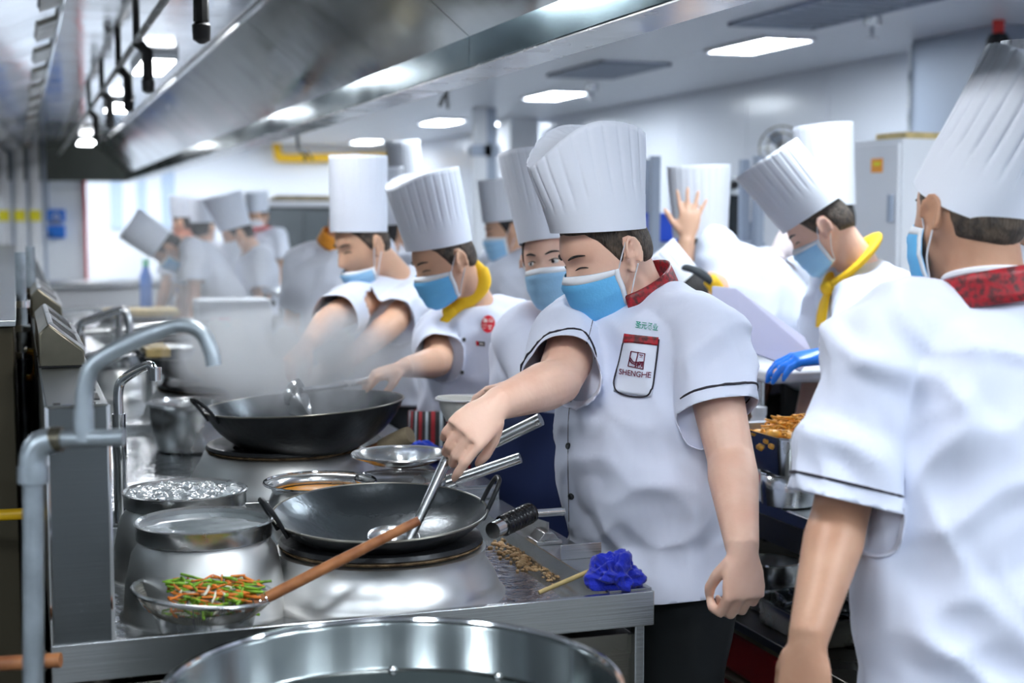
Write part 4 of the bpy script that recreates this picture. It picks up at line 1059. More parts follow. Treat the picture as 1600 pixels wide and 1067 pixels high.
    # face details
    if eyes:
        for s in (-1, 1):
            yb = lambda x, z, e=.0: V((x, face_y(S, x, z) + e, z))
            xs = np.linspace(.014, .047, 7)
            MB().tube([to(yb(s * x, .029 + .005 * math.sin((x - .014) / .033 * math.pi * .9), .0012)) for x in xs], [.0018, .0030, .0036, .0036, .0032, .0026, .0012], 8, flat=.8).build('eyebrow', 'hair_dark', t)
            zs = .004 if eyes == 'down' else .008
            xs = np.linspace(.018, .045, 7)
            if eyes == 'open':
                MB().ball(to(yb(s * .0315, .0065, -.0035)), .0125 * headk, .006, .0062, R=np.stack([hr, hf, hu], 1), n=14, m=10).build('eye', 'eye_white', t)
                MB().ball(to(yb(s * .0315 + .002, .0072, .0022)), .0050, .003, .0050, R=np.stack([hr, hf, hu], 1), n=12, m=8).build('iris', 'iris', t)
                zs = .010
            MB().tube([to(yb(s * x, zs + .0035 * math.sin((x - .018) / .027 * math.pi), .0008)) for x in xs], [.0006, .0014, .0017, .0018, .0017, .0015, .0008], 6).build('eyelashes', 'hair_dark', t)
    # hair
    if hair:
        TH = np.degrees(np.abs((_T + math.pi) % (2 * math.pi) - math.pi))
        zl = np.interp(TH, [0, 40, 58, 70, 80, 88, 96, 112, 124, 180], [.078, .070, .048, .010, -.012, -.004, .034, .032, -.036, -.060])
        of = np.clip((S[..., 2] - zl) / .010, -1, 1); Sh = S + HD * (of * .0055)[..., None]
        m_ = MB(); G = Sh.reshape(-1, 3); fl_ = []
        for i in range(NV - 1):
            for j in range(NU):
                if max(of[i, j], of[i, (j + 1) % NU], of[i + 1, j], of[i + 1, (j + 1) % NU]) > -.6:
                    fl_.append((i * NU + j, i * NU + (j + 1) % NU, (i + 1) * NU + (j + 1) % NU, (i + 1) * NU + j))
        m_.add(to(G), fl_); m_.build('hair', hair, t, smooth=180)
    # mask
    if mask:
        nu_, nv_ = 31, 17; G = np.zeros((nv_, nu_, 3)); drop = -.058 if mask.endswith('chin') else 0
        mm = mask.replace('_chin', '')
        for i in range(nv_):
            v = i / (nv_ - 1)
            for j in range(nu_):
                uu = -1 + 2 * j / (nu_ - 1); psi = uu * math.radians(82)
                zt = -.004 - .016 * abs(uu) ** 1.5; zb = -.122 + .020 * abs(uu) ** 2
                z = zt + (zb - zt) * v
                wd = np.interp(v, [0, .5, 1], [.072, .074, .060]); dp = np.interp(v, [0, .18, .5, .85, 1], [.094, .112, .108, .100, .082])
                x = wd * math.sin(psi); y = .006 + dp * math.cos(psi) ** .9 + .0026 * ((v * 3.2) % 1.0 - .5) * math.cos(psi)
                if v < .12: y += .006 * math.exp(-(x / .02) ** 2)
                if drop: z = z * .55 + drop; y = y * .96 - .004 * v
                G[i, j] = (x, y, z)
        cut_i = 3
        mk = MB().grid(to(G)).build('face_mask', mm, t, smooth=180, solid=.0012)
        MB().grid(to(G[:cut_i] + V((0, .0012, 0)))).build('mask_edge', 'mask_white', mk, smooth=180, solid=.0012)
        for s, jj in ((-1, 0), (1, nu_ - 1)):
            A0, B0 = G[0, jj], G[-1, jj]
            MB().grid(to(np.stack([G[:, jj] + V((s * .001, .001, 0)), G[:, jj + (1 if jj == 0 else -1)] + V((s * .001, .001, 0))], 1))).build('mask_edge', 'mask_white', mk, smooth=180, solid=.0014)
            MB().tube([to(p) for p in catmull([A0, (A0 + V((s * .080, .004, .022))) / 2 + V((s * .006, 0, 0)), V((s * .085, -.006, .026))], 6)], .0016, 6).build('ear_loop', 'mask_white', mk)
            MB().tube([to(p) for p in catmull([B0, (B0 + V((s * .080, -.004, -.03))) / 2 + V((s * .006, 0, 0)), V((s * .086, -.016, -.026))], 6)], .0016, 6).build('ear_loop', 'mask_white', mk)
    else:
        MB().tube([to(V((x, face_y(S, x, -.072) + .0006, -.072 + .001 * abs(x) * 60))) for x in np.linspace(-.022, .022, 9)], [.001, .002, .0026, .003, .003, .003, .0026, .002, .001], 8).build('lips', 'lip', t)
    # hat
    if hat is not None:
        H = dict(h=.205, a=.0825, b=.104, ta=.075, tb=.128, dy=.0, df=.05, db=.02, z=.050, tilt=0, ztop=0, pl=.0028, n=26, dx=0.0); H.update(hat)
        na_, nr_ = 240, 18; th = 2 * math.pi * np.arange(na_) / na_; G = np.zeros((nr_, na_, 3))
        Rt = rotm('X', H['tilt'])
        for i in range(nr_):
            v = i / (nr_ - 1); sv = max(0, (v - .27) / .73)
            for j in range(na_):
                a = th[j]; cy, sx = math.cos(a), math.sin(a)
                q = sstep(0, 1, v) * .5 + v * .5
                ra = H['a'] + (H['ta'] - H['a']) * q; rb = H['b'] + (H['tb'] - H['b']) * q
                ztop = H['h'] - (H['df'] * max(0, cy) ** 2 + H['db'] * max(0, -cy) ** 2)
                fq = (a * H['n'] / (2 * math.pi)) % 1.0; pl = -H['pl'] * min(1, sv * 5) * (1 - .45 * v) * (1 - min(1, min(fq, 1 - fq) * 4.2)) ** 1.5
                p = V((sx * (ra + pl) + H['dx'] * v, cy * (rb + pl) + H['dy'] * v, ztop * v))
                G[i, j] = Rt @ p + V((0, -.004, H['z']))
        ht = MB().grid(to(G), wrap=True).build('chef_hat', hatm, t, smooth=60, solid=.0012)
        c_ = G[-1].mean(0); top = np.zeros((6, na_, 3))
        for i in range(6): top[i] = c_ + (G[-1] - c_) * (1 - i / 5.001) - V((0, 0, .004 + .006 * math.sin(i / 5 * math.pi)))
        MB().grid(to(top), wrap=True).build('crown', hatm, ht, smooth=180)
        bd = G[:7] + (G[:7] - G[:7].mean(1, keepdims=True)) * .012
        MB().grid(to(bd), wrap=True).build('hat_band', hatm, ht, smooth=180)
    # trousers and shoes
    q = MB(); q.loft([(pel - u * .12, r, .12 * fat + .02, f, .10 * fat + .02), (pel - u * .05, r, .165 * fat + .012, f, .12 * fat + .012), (pel + u * .06, r, .162 * fat + .01, f, .115 * fat + .01)], 20)
    for hip, kn, ank, s in legs:
        q.tube([hip, (hip + kn) / 2, kn, (kn + ank) / 2, ank + ZUP * .01], [.105 * fat, .096 * fat, .082, .078, .075], 16)
        hh = V((h[0], h[1], 0)); o = ank - ZUP * .07
        MB().tube([o - hh * .075 + ZUP * .035, o - hh * .06 + ZUP * .045, o + hh * .02 + ZUP * .05, o + hh * .12 + ZUP * .038, o + hh * .185 + ZUP * .026, o + hh * .2 + ZUP * .02], [.02, .038, .042, .042, .03, .012], 12, flat=.85).build('shoe', 'shoe', t)
    tm = remesh(q, .016, 3); P = mverts(tm); N = np.empty(len(P) * 3); tm.vertices.foreach_get('normal', N)
    tm.vertices.foreach_set('co', (P + N.reshape(-1, 3) * fold(P, r, f, ZUP, base, .012, seed, (12, 12, 3))[:, None]).ravel())
    mesh_obj(tm, 'trousers', trousers, t)
    # jacket
    zh = .06 if hem is None else hem
    q = MB(); T = tor(.022, .006)
    hp = pel - u * zh
    T = [(hp - u * .05, r, .172 * fat + .026, f, .128 * fat + .026 + belly * .8)] + [x for x in T[1:] if (x[0] - hp) @ u > .03]
    T = T[:-2] + [(nck - u * .032, r, .092 * fat + .006, f, .080 * fat + .006), (nck - u * .012, r, .070 * fat, f, .068 * fat)]
    q.loft(T, 30); cuts = [(hp, -u, 5.0)]; info = []
    for sh, el, wr, s_ in ((shR, eR, wR, slv[0]), (shL, eL, wL, slv[1])):
        limb(q, [nck - u * .046, (nck + sh) / 2 - u * .012, sh + u * .002], [.062 * fat, .066 * fat, .072 * fat])
        if s_ <= 1:
            e = sh + (el - sh) * s_; dn = nrm(el - sh); pts = [sh, sh + (el - sh) * s_ * .5, e, e + dn * .05]; rd = [.074 * fat, .072 * fat, .072 * fat * sw, .073 * fat * sw]
        else:
            e = el + (wr - el) * (s_ - 1); dn = nrm(wr - el); pts = [sh, sh + (el - sh) * .5, el, (el + e) / 2, e, e + dn * .05]; rd = [.073 * fat, .070 * fat, .064 * fat, .060 * fat, .055 * fat, .055 * fat]
        q.ball(sh, .073 * fat); limb(q, pts, rd, 22); cuts.append((e, dn, .135)); info.append((e, dn))
    sm = remesh(q, svox, 5); P = mverts(sm); N = np.empty(len(P) * 3); sm.vertices.foreach_get('normal', N)
    dsp = fold(P, r, f, u, base, fold_amp, seed)
    ds = np.linalg.norm(P - nck, axis=1); dsp *= sstep(.05, .14, ds)
    sm.vertices.foreach_set('co', (P + N.reshape(-1, 3) * dsp[:, None]).ravel()); sm.update()
    for e, dn in info: pass
    Tz = [(float((x[0] - hp) @ u), x[2], x[4]) for x in T]
    def guard(co):
        q = V(co) - hp; z_ = q @ u
        if z_ > Tz[-2][0]: return False
        hw = np.interp(z_, [a_[0] for a_ in Tz], [a_[1] for a_ in Tz]); hdp = np.interp(z_, [a_[0] for a_ in Tz], [a_[2] for a_ in Tz])
        ax = pel + (nck - pel) * ((V(co) - pel) @ u / max(1e-6, (nck - pel) @ u)); q = V(co) - ax
        return (q @ r / (hw + .014 + fold_amp * .5)) ** 2 + (q @ f / (hdp + .014 + fold_amp * .5)) ** 2 < 1
    cut(sm, [cuts[1], cuts[2], cuts[0]], guard)
    if lining:
        q2 = MB(); q2.loft([(x[0], x[1], x[2] - .006, x[3], x[4] - .006) for x in T], 30); lm = remesh(q2, svox * 1.3, 3); P = mverts(lm); N = np.empty(len(P) * 3); lm.vertices.foreach_get('normal', N)
        ds = np.linalg.norm(P - nck, axis=1)
        lm.vertices.foreach_set('co', (P + N.reshape(-1, 3) * (fold(P, r, f, u, base, fold_amp, seed) * sstep(.05, .14, ds) - .002)[:, None]).ravel()); lm.update()
        cut(lm, [(hp + u * .004, -u, 5.0)])
        bm = bmesh.new(); bm.from_mesh(sm); bm.from_mesh(lm); bm.to_mesh(sm); bm.free(); bpy.data.meshes.remove(lm)
    bvh = BVHTree.FromPolygons([v.co.copy() for v in sm.vertices], [tuple(p.vertices) for p in sm.polygons])
    pl_ = []
    if piping:
        for e, dn in info:
            lp = slice_loop(sm, e - dn * .028, dn, .14, guard=guard)
            if lp: pl_ += lp
    sh_o = mesh_obj(sm, 'jacket', shirt, t, solid=.002)
    for lp in pl_: MB().tube(lp, .0026, 6).build('sleeve_piping', 'piping', sh_o)
    # collar, scarf
    nd = nrm(nt - nck); nd = nrm(nd + u * .3); cx = np.cross(nd, -r); cf = nrm(f - nd * (f @ nd)); cr = np.cross(cf, nd)
    if collar:
        kind, cm = collar
        if kind == 'stand':
            gap = 26; G = np.zeros((5, 41, 3))
            for i in range(5):
                for j in range(41):
                    a = math.radians(gap + (360 - 2 * gap) * j / 40); rr = (.085 - .006 * i / 4) * fat
                    back = .5 - .5 * math.cos(a)
                    G[i, j] = nck - cf * .004 + cr * math.sin(a) * rr * .98 + cf * math.cos(a) * rr * (1.06) + nd * (-.022 + .014 * back + (.044 + .014 * back) * i / 4)
            MB().grid(G).build('collar', cm, t, smooth=180, solid=.004)
        else:
            pts = []; rr = []
            for j in range(40):
                a = 2 * math.pi * j / 40; back = .5 - .5 * math.cos(a)
                pts.append(nck + cr * math.sin(a) * .076 * fat + cf * (math.cos(a) * .084 + .016 * (1 - back)) * fat + nd * (-.010 + .040 * back)); rr.append(.0115)
            sc_ = MB().tube(pts, .0125, 14, closed=True, flat=2.1, hint=cf).build('scarf', cm, t, smooth=180)
            k0 = nck + cf * .116 * fat - u * .018
            MB().ball(k0, .032, .022, .026, R=np.stack([cr, cf, nd], 1), n=16, m=10).build('knot', cm, sc_)
            if kind == 'scarf_tail':
                MB().loft([(k0 - ZUP * .005, cr, .018, cf, .012), (k0 - ZUP * .03 + cf * .014, cr, .030, cf, .012), (k0 - ZUP * .065 + cf * .024, cr, .036, cf, .010), (k0 - ZUP * .10 + cf * .028, cr, .034, cf, .007)], 14).build('tail', cm, sc_)
    if apron:
        am, z1, z0, ang = apron
        G = np.zeros((14, 45, 3)); st_ = []
        for i in range(14):
            v = i / 13; z = z1 + (z0 - z1) * v
            c0 = pel + u * ((z - pel[2]) / max(u[2], .4)) if z > pel[2] else V((pel[0], pel[1], z))
            for j in range(45):
                a = math.radians(ang) * (-1 + 2 * j / 44); wv = .006 * math.sin(j * .9 + v * 2) * (v)
                G[i, j] = c0 + r * math.sin(a) * (.178 * fat + .012 + ao + wv + .03 * v) + f * math.cos(a) * (.135 * fat + belly + .012 + ao + wv + .02 * v); st_.append(j / 44)
        ap = MB().grid(G).build('apron', am, t, smooth=180, solid=.002)
        at = ap.data.attributes.new('stripe', 'FLOAT', 'POINT'); at.data.foreach_set('value', st_)
    for (gm, w_, d_, n_, A, rt) in ((gloves[0], wR, dR, nR, AR, True), (gloves[1], wL, dL, nL, AL, False)):
        if gm:
            gb = MB(); add_hand(gb, w_, d_, n_, rt, A.get('curl', (18, 22, 15)), A.get('spread', .05), A.get('thumb', .4), A.get('k', 1.0) * 1.0, A.get('ic'), 1.2)
            gb.tube([w_ - d_ * .045, w_], [.036, .036], 16)
            mesh_obj(remesh(gb, .0045, 3), 'glove', gm, t)
    if cuffblack:
        for (a_, b_, k0, k1) in cuffblack(eR, wR, eL, wL):
            p0, p1 = a_ + (b_ - a_) * k0, a_ + (b_ - a_) * k1
            MB().tube([p0, p0 + (p1 - p0) * .3, p0 + (p1 - p0) * .7, p1], [.058, .054, .046, .040], 18).build('sleeve_guard', 'sleeve_black', t)
    PEOPLE[key] = dict(root=t, body=body, jacket=sh_o, bvh=bvh, r=r, f=f, u=u, to=to, nck=nck)
    return PEOPLE[key]
# ------------------------------------------------------------------ the foremost chef
def A(sh, el, Lu, wr, Lf, fe=False, fw=False, **k):
    """arm from pixels: elbow and wrist lie at bone length from the joint before"""
    e = aL(*el, sh, Lu, fe); w_ = aL(*wr, e, Lf, fw)
    return dict(sh=sh, el=e, wr=w_, **k)
def pix(dx, dy, dt=0): return nrm(RT * dx - UP * dy - nrm(FW) * dt)   # direction: image right, image down, towards viewer
sR, sL = aD(905, 522, 3.30), aD(1098, 520, 3.12)
armR = A(sR, (872, 596), .27, (775, 632), .24, d=pix(-.66, .62, .35), n=pix(-.12, .45, -.9), curl=(38, 40, 30), ic=(26, 20, 12), spread=.03, thumb=.75, k=1.02, fat=1.12)
armL = A(sL, (1142, 716), .29, (1160, 858), .25, d=pix(.03, 1, .05), n=pix(-.45, .05, -.9), curl=(40, 66, 45), spread=.03, thumb=1.0, k=1.05, fat=1.15)
p1 = person('p1', 'foremost chef in white jacket with pocket stirring the black wok', aD(946, 397, 3.18), aD(992, 462, 3.22), aD(1012, 610, 3.25), aD(1022, 800, 3.26),
            az=-62, pit=24, rol=0, baz=-42, shw=.19, fat=1.16, skin='skin', vox=.0038, svox=.009, R=armR, L=armL, slv=(.80, .64), hem=.155, belly=.03,
            hat=dict(h=.222, ta=.066, tb=.138, dy=.020, df=.085, db=.030, tilt=21, z=.052, n=24, pl=.004), collar=('stand', 'collar_red'), piping=True, group='chefs near the wok', jaw=.16, fold_amp=.028, seed=1.5, lining=True, headk=1.06, sw=.92)
# ---- decorations sewn onto a jacket: pieces laid on the cloth surface
def surf(pp, x, y, off=.0015):
    o = Vector(CAM); d = Vector(nrm(ray(x, y)))
    hit = pp['bvh'].ray_cast(o, d)
    if hit[0] is None: return None, None
    n = V(hit[1]); n = n if n @ V(d) < 0 else -n
    return V(hit[0]) + n * off, n
def patch(pp, quad, nu, nv, off, mask=None):
    """quad of pixels (tl,tr,br,bl) as a sheet lying on the cloth"""
    tl, tr, br, bl = [V((*q, 0)) for q in quad]; G = np.zeros((nv, nu, 3)); last = None
    for i in range(nv):
        for j in range(nu):
            a, b_ = j / (nu - 1), i / (nv - 1)
            q = (tl * (1 - a) + tr * a) * (1 - b_) + (bl * (1 - a) + br * a) * b_
            p, n = surf(pp, q[0], q[1], off); p = p if p is not None else last; last = p; G[i, j] = p
    return G
def quadmap(quad):
    tl, tr, br, bl = [V((*q, 0)) for q in quad]
    return lambda a, b_: ((tl * (1 - a) + tr * a) * (1 - b_) + (bl * (1 - a) + br * a) * b_)[:2]
def line_on(pp, pxs, rad, off=.001, n=8, closed=False):
    P = [V((*q, 0)) for q in pxs]; pts = P if n == 0 else catmull(P, n)
    out = [surf(pp, q[0], q[1], off)[0] for q in pts]
    return MB().tube([o for o in out if o is not None], rad, 6, closed=closed)
def text_on(pp, txt, quad, name, m, parent, off=.002, sx=1.0, bold=0.0):
    cu = bpy.data.curves.new('t', 'FONT'); cu.body = txt; cu.size = 1; cu.offset = bold
    ob = bpy.data.objects.new('t', cu); COL.objects.link(ob)
    me = bpy.data.meshes.new_from_object(ob.evaluated_get(bpy.context.evaluated_depsgraph_get())); bpy.data.objects.remove(ob)
    P = mverts(me); lo, hi = P.min(0), P.max(0); qm = quadmap(quad); out = []
    for p in P:
        a, b_ = (p[0] - lo[0]) / (hi[0] - lo[0]), 1 - (p[1] - lo[1]) / (hi[1] - lo[1])
        q = qm(a, b_); s_, _ = surf(pp, q[0], q[1], off); out.append(s_ if s_ is not None else out[-1])
    f_ = [tuple(pl.vertices) for pl in me.polygons]; bpy.data.meshes.remove(me)
    return MB().add(np.array(out), f_).build(name, m, parent, smooth=0)
jk = p1['jacket']
pocket = [(977, 522), (1030, 527), (1018, 620), (960, 612)]
G = patch(p1, pocket, 16, 20, .003)
MB().grid(G).build('pocket', 'jacket_b', jk, smooth=180, solid=.002)
MB().grid(patch(p1, [(977, 522), (1030, 527), (1028.5, 540), (975, 535)], 14, 5, .0055)).build('pocket_band', 'collar_red', jk, smooth=180, solid=.001)
line_on(p1, [(976, 532), (970, 562), (962, 590), (961, 602), (966, 612), (980, 618), (1000, 620), (1013, 617), (1019, 605), (1023, 580), (1028, 548), (1030, 530)], .0019, .004).build('pocket_piping', 'piping', jk)
text_on(p1, 'SHENGHE', [(971, 576), (1017, 582), (1016, 591), (970, 585)], 'pocket_lettering', 'text_maroon', jk, .0062, bold=.012)
text_on(p1, '圣元餐业', [(994, 502), (1029, 507), (1028, 518), (993, 512.5)], 'chest_lettering', 'text_green', jk, .003, bold=.014)
for pts in ([(988.5, 549), (1008, 553.5), (1005, 577), (984, 571.5), (988.5, 549)], [(997.5, 551), (995, 574)], [(987, 558), (992, 565), (996, 566), (1005, 566)], [(986, 561), (990, 567), (995, 569)]):
    line_on(p1, pts, .0013, .0062, 0 if len(pts) != 2 else 4).build('pocket_emblem', 'text_maroon', jk)
text_on(p1, '和', [(997, 564), (1005, 566), (1004, 575), (996, 573)], 'pocket_emblem', 'text_maroon', jk, .0062, bold=.02)
text_on(p1, '圣', [(999, 554), (1006, 555.5), (1005, 564), (998, 562.5)], 'pocket_emblem', 'text_maroon', jk, .0062, bold=.02)
line_on(p1, [(930, 484), (921, 520), (908, 570), (896, 610), (889, 650), (888, 720), (889, 790), (890, 850)], .0012, .0005).build('placket_edge', 'piping', jk)
def button(pp, x, y, rad, parent, m='button'):
    p, n = surf(pp, x, y, .001)
    if p is None: return
    _, s_, u_ = frame(n)
    MB().lathe([(.0005, .004), (rad * .55, .0035), (rad * .85, .0045), (rad, .003), (rad, 0)], p, 20, R=np.stack([s_, u_, n], 1)).build('button', m, parent)
for x, y in ((930, 484), (911, 552), (893, 619), (889, 697), (893, 775)): button(p1, x, y, .0075, jk)
# ------------------------------------------------------------------ chef seen from behind on the right
sL = aD(1372, 538, 2.40); sR = aD(1715, 520, 2.44)
p14 = person('p14', 'chef seen from behind at right with tall slanted hat and red collar', aD(1512, 340, 2.46), aD(1545, 462, 2.44), aD(1540, 680, 2.44), aD(1530, 955, 2.44),
             az=-156, pit=4, rol=-3, baz=-172, shw=.19, fat=1.10, skin='skin_tan', vox=.005, svox=.010, slv=(.9, .92), hem=.2, sw=1.12,
             L=A(sL, (1312, 808), .29, (1262, 1000), .24, d=pix(-.1, 1, .1), n=pix(.5, 0, -.8), curl=(30, 40, 25), thumb=.6, fat=1.1), R=dict(sh=sR),
             hat=dict(h=.262, a=.086, ta=.050, tb=.105, dy=-.02, dx=.012, df=.03, db=.03, tilt=27, z=.026, n=20, pl=.006), collar=('stand', 'collar_red'), piping=True, group='chefs near the wok', hair='hair', fold_amp=.034, lining=True, seed=5.2, headk=1.04)
MB().tube([p14['nck'] + p14['r'] * math.sin(a) * .073 + p14['f'] * math.cos(a) * .075 + p14['u'] * (.030 - .012 * math.cos(a)) for a in np.linspace(.6, 2 * math.pi - .6, 24)], .007, 8).build('collar_lining', 'mask_white', p14['root'])
# ------------------------------------------------------------------ yellow-scarfed chef at the large wok
sR, sL = aD(690, 520, 4.50), aD(808, 502, 4.52)
p3 = person('p3', 'yellow-scarfed chef with red round badge and striped apron at the large steaming wok', aD(694, 408, 4.35), aD(742, 474, 4.45), aD(745, 565, 4.44), aD(745, 690, 4.44),
            az=-60, pit=24, rol=0, baz=-28, shw=.18, fat=1.0, vox=.006, svox=.011, hem=.05, slv=(.82, .8), sw=.9, skin='skin_warm',
            R=A(sR, (684, 566), .25, (632, 574), .22, d=pix(-.9, .25, .2), n=pix(0, 1, -.3), curl=(35, 45, 30), thumb=.6), L=A(sL, (818, 595), .27, (772, 650), .23, True, True),
            hat=dict(h=.225, ta=.095, tb=.118, df=.03, db=.0, tilt=14, z=.05, dy=.02), collar=None, fold_amp=.022, apron=('apron_stripe', .93, .35, 130), trousers='apron_navy', group='chefs near the wok', lining=True, ao=.03, seed=9.1)
jk = p3['jacket']
sp_ = []
for x, y in ((738, 412), (750, 424), (754, 442), (742, 459), (722, 475), (704, 487)):
    hp_, hn_ = surf(p3, x, y, .014); D_ = proj(hp_)[2] if hp_ is not None else 9
    sp_.append(aD(x, y, min(D_, 4.385)))
sc3 = MB().tube(catmull(sp_, 6), [.020] * 6 + [.026] * 18 + [.022] * 7, 16, flat=.7, hint=FW).build('neckerchief', 'scarf_yellow', p3['root'], smooth=180)
k3 = sp_[-1]
MB().ball(k3, .026, .020, .024, R=np.stack([RC, TC, ZUP], 1), n=16, m=10).build('knot', 'scarf_yellow', sc3)
MB().loft([(k3 - ZUP * .004, RC, .018, TC, .012), (k3 - ZUP * .025 - RC * .008 + TC * .006, RC, .025, TC, .012), (k3 - ZUP * .05 - RC * .012 + TC * .010, RC, .024, TC, .010)], 14).build('tail', 'scarf_yellow', sc3)
for x, y in ((690, 526), (725, 531), (687, 578), (722, 582), (734, 479), (800, 515)): button(p3, x, y, .006, jk)
cq, _ = surf(p3, 763, 507, .002)
def disc_on(pp, x, y, rx, ry, off, n=26):
    c_, _ = surf(pp, x, y, off); m_ = MB(); pts = [c_]
    for k in range(n): pts.append(surf(pp, x + rx * math.cos(2 * math.pi * k / n), y + ry * math.sin(2 * math.pi * k / n), off)[0])
    return m_.add(np.array(pts), [(0, 1 + k, 1 + (k + 1) % n) for k in range(n)])
if cq is not None:
    bdg = disc_on(p3, 763, 507, 10.5, 13.5, .003).build('round_badge', 'badge_red', jk)
    for ch, (x, y) in zip('富山常悦', ((759, 502), (767, 502), (758, 512), (766, 513))):
        text_on(p3, ch, [(x - 3.2, y - 3.8), (x + 3.2, y - 3.4), (x + 3, y + 3.8), (x - 3.4, y + 3.4)], 'badge_character', 'badge_ivory', bdg, .006, bold=.02)
    MB().grid(patch(p3, [(744, 533), (758, 534), (758, 541), (744.5, 540)], 6, 4, .003)).build('name_tag', 'black', jk, smooth=180)
    MB().grid(patch(p3, [(744, 533), (748, 533.3), (748.5, 540.3), (744.5, 540)], 4, 4, .0045)).build('tag_mark', 'badge_red', jk, smooth=180)
    MB().grid(patch(p3, [(749.5, 535.8), (756, 536.4), (756, 538.4), (749.5, 537.8)], 4, 3, .0045)).build('tag_mark', 'badge_ivory', jk, smooth=180)
# ------------------------------------------------------------------ masked chef looking past the foremost chef
sR, sL = aD(812, 520, 4.02), aD(928, 520, 4.1)
p2 = person('p2', 'masked chef peering from behind the foremost chef, holding a white bowl', aD(864, 408, 3.92), aD(880, 482, 4.05), aD(865, 600, 4.05), aD(860, 735, 4.05),
            az=-20, pit=6, rol=-8, baz=-20, shw=.175, fat=1.0, vox=.006, svox=.011, hem=.06, mask='mask_pale', eyes='open', slv=(.9, .9),
            R=A(sR, (848, 618), .27, (812, 606), .22, d=pix(-.95, .2, .2), n=pix(-.1, .75, .45), curl=(25, 35, 25), thumb=.1), L=A(sL, (838, 672), .28, (886, 775), .24, d=pix(.1, 1, .1), n=pix(-1, 0, 0)),
            hat=dict(h=.25, ta=.088, tb=.106, df=.0, db=.0, tilt=10, z=.052, dx=.03), collar=('stand', 'collar_deep'), apron=('apron_navy', .98, .3, 120), trousers='apron_navy', group='chefs near the wok', seed=3.3, lining=True, ao=.03,
            cuffblack=lambda a, b_, c_, d_: [(c_, d_, -.05, .92)])
bq = aD(722, 640, 3.66)
bl = thing('white_bowl', 'white plastic bowl held by the masked chef behind the foremost chef', 'bowl', bq)
MB().lathe([(.001, -.03), (.04, -.03), (.055, 0), (.062, .026), (.067, .028), (.065, .031), (.059, .029), (.052, .002), (.038, -.026), (.001, -.026)], bq, 40, R=rotm('Y', 3)).build('shell', 'cream_plastic', bl)
MB().tube([bq + V((.0665 * math.cos(a), .0665 * math.sin(a), .029)) for a in np.linspace(0, 2 * math.pi, 41)[:-1]], .003, 6, closed=True).build('rim', 'white_plastic', bl)
# ------------------------------------------------------------------ bending chef with mask under the chin
sR, sL = aD(560, 474, 5.0), aD(655, 450, 5.2)
person('p4', 'chef with blue mask under his chin bending over the third range', aD(566, 384, 5.0), aD(614, 430, 5.12), aD(612, 495, 5.15), aD(618, 600, 5.2),
       az=-52, pit=20, rol=0, baz=-35, shw=.19, fat=1.08, vox=.007, svox=.012, mask='mask_pale_chin', slv=(.92, .95), hem=.04, shirt='jacket_b', skin='skin_warm',
       R=A(sR, (518, 498), .28, (482, 536), .24, d=pix(-.6, .7, .2), n=pix(.3, .5, -.6), curl=(40, 50, 30)), L=A(sL, (615, 503), .28, (540, 566), .25, d=pix(-.9, .3, .2), n=pix(0, .9, -.4), curl=(35, 40, 30)),
       hat=dict(h=.262, ta=.092, tb=.104, df=.0, db=.0, tilt=20, z=.05), trousers='apron_dark', lining=True, seed=4.4)
# ------------------------------------------------------------------ chefs behind
def simple(key, label, hd, D, nck, che, pel, az, pit, **k):
    dn, dc, dp = k.pop('dd', (0, 0, 0))
    kw = dict(vox=.009, svox=.016, shirt='jacket_far', fold_amp=.016, hatm='hat_warm', skin='skin_warm', hair='hair_dark'); kw.update(k)
    return person(key, label, aD(*hd, D), aD(*nck, D + dn), aD(*che, D + dc), aD(*pel, D + dp), az, pit, **kw)
HB = dict(h=.24, ta=.09, tb=.108, df=0, db=0, tilt=4, z=.05)
simple('p7', 'chef bent forward with a white rounded back left of the chin-masked chef', (548, 352), 6.0, (528, 380), (513, 445), (545, 535), 170, 40, baz=165, hat=HB, mask=None, eyes=None, collar=('stand', 'orange_print'), shw=.17)
simple('p6', 'chef facing away behind the chin-masked chef, only hat and nape showing', (603, 366), 6.9, (606, 400), (606, 450), (606, 540), 165, 0, hat=dict(HB, h=.27), mask=None, eyes=None)
simple('p5', 'chef with the tall leaning hat under the end of the yellow pipe', (640, 345), 7.6, (645, 385), (645, 440), (645, 520), 175, 0, rol=4, hat=dict(HB, h=.37, ta=.088, tb=.1), mask=None, eyes=None)
simple('p8', 'chef in profile with blue mask between the yellow-scarfed and peering chefs', (792, 362), 6.5, (806, 394), (806, 460), (806, 575), -78, 12, baz=-50, hat=dict(HB, h=.19, tilt=6), mask='mask_pale')
sR = aD(1108, 452, 5.4)
simple('p10', 'chef raising an open hand before his hat at the oven', (1103, 390), 5.5, (1146, 408), (1170, 475), (1185, 590), -86, 30, baz=-60, vox=.007, hat=dict(HB, h=.275, ta=.095, tb=.122, tilt=28), mask='mask_white', eyes='down',
       R=dict(sh=sR, el=aD(1058, 428, 5.25), wr=aD(1074, 372, 5.22), d=pix(.12, -1, 0), n=pix(.1, 0, -1), curl=(4, 6, 4), spread=.22, thumb=-.3, k=1.02), slv=(.6, .7))
simple('p11', 'chef bent double with dark and yellow collar behind the foremost shoulder', (1068, 470), 4.75, (1112, 452), (1180, 470), (1262, 535), -95, 45, baz=-90, dd=(0, .12, .4), hat=dict(HB, h=.13), mask='mask_blue', hair='hair_dark', shw=.17, svox=.014, vox=.008)
r11 = PEOPLE['p11']['root']
MB().tube(catmull([aD(1072, 418, 4.62), aD(1090, 424, 4.58), aD(1112, 440, 4.58)], 5), .021, 12, flat=.55).build('collar', 'apron_dark', r11)
MB().tube(catmull([aD(1110, 438, 4.6), aD(1118, 448, 4.58), aD(1124, 458, 4.58)], 5), .024, 12).build('neckerchief', 'scarf_yellow', r11)
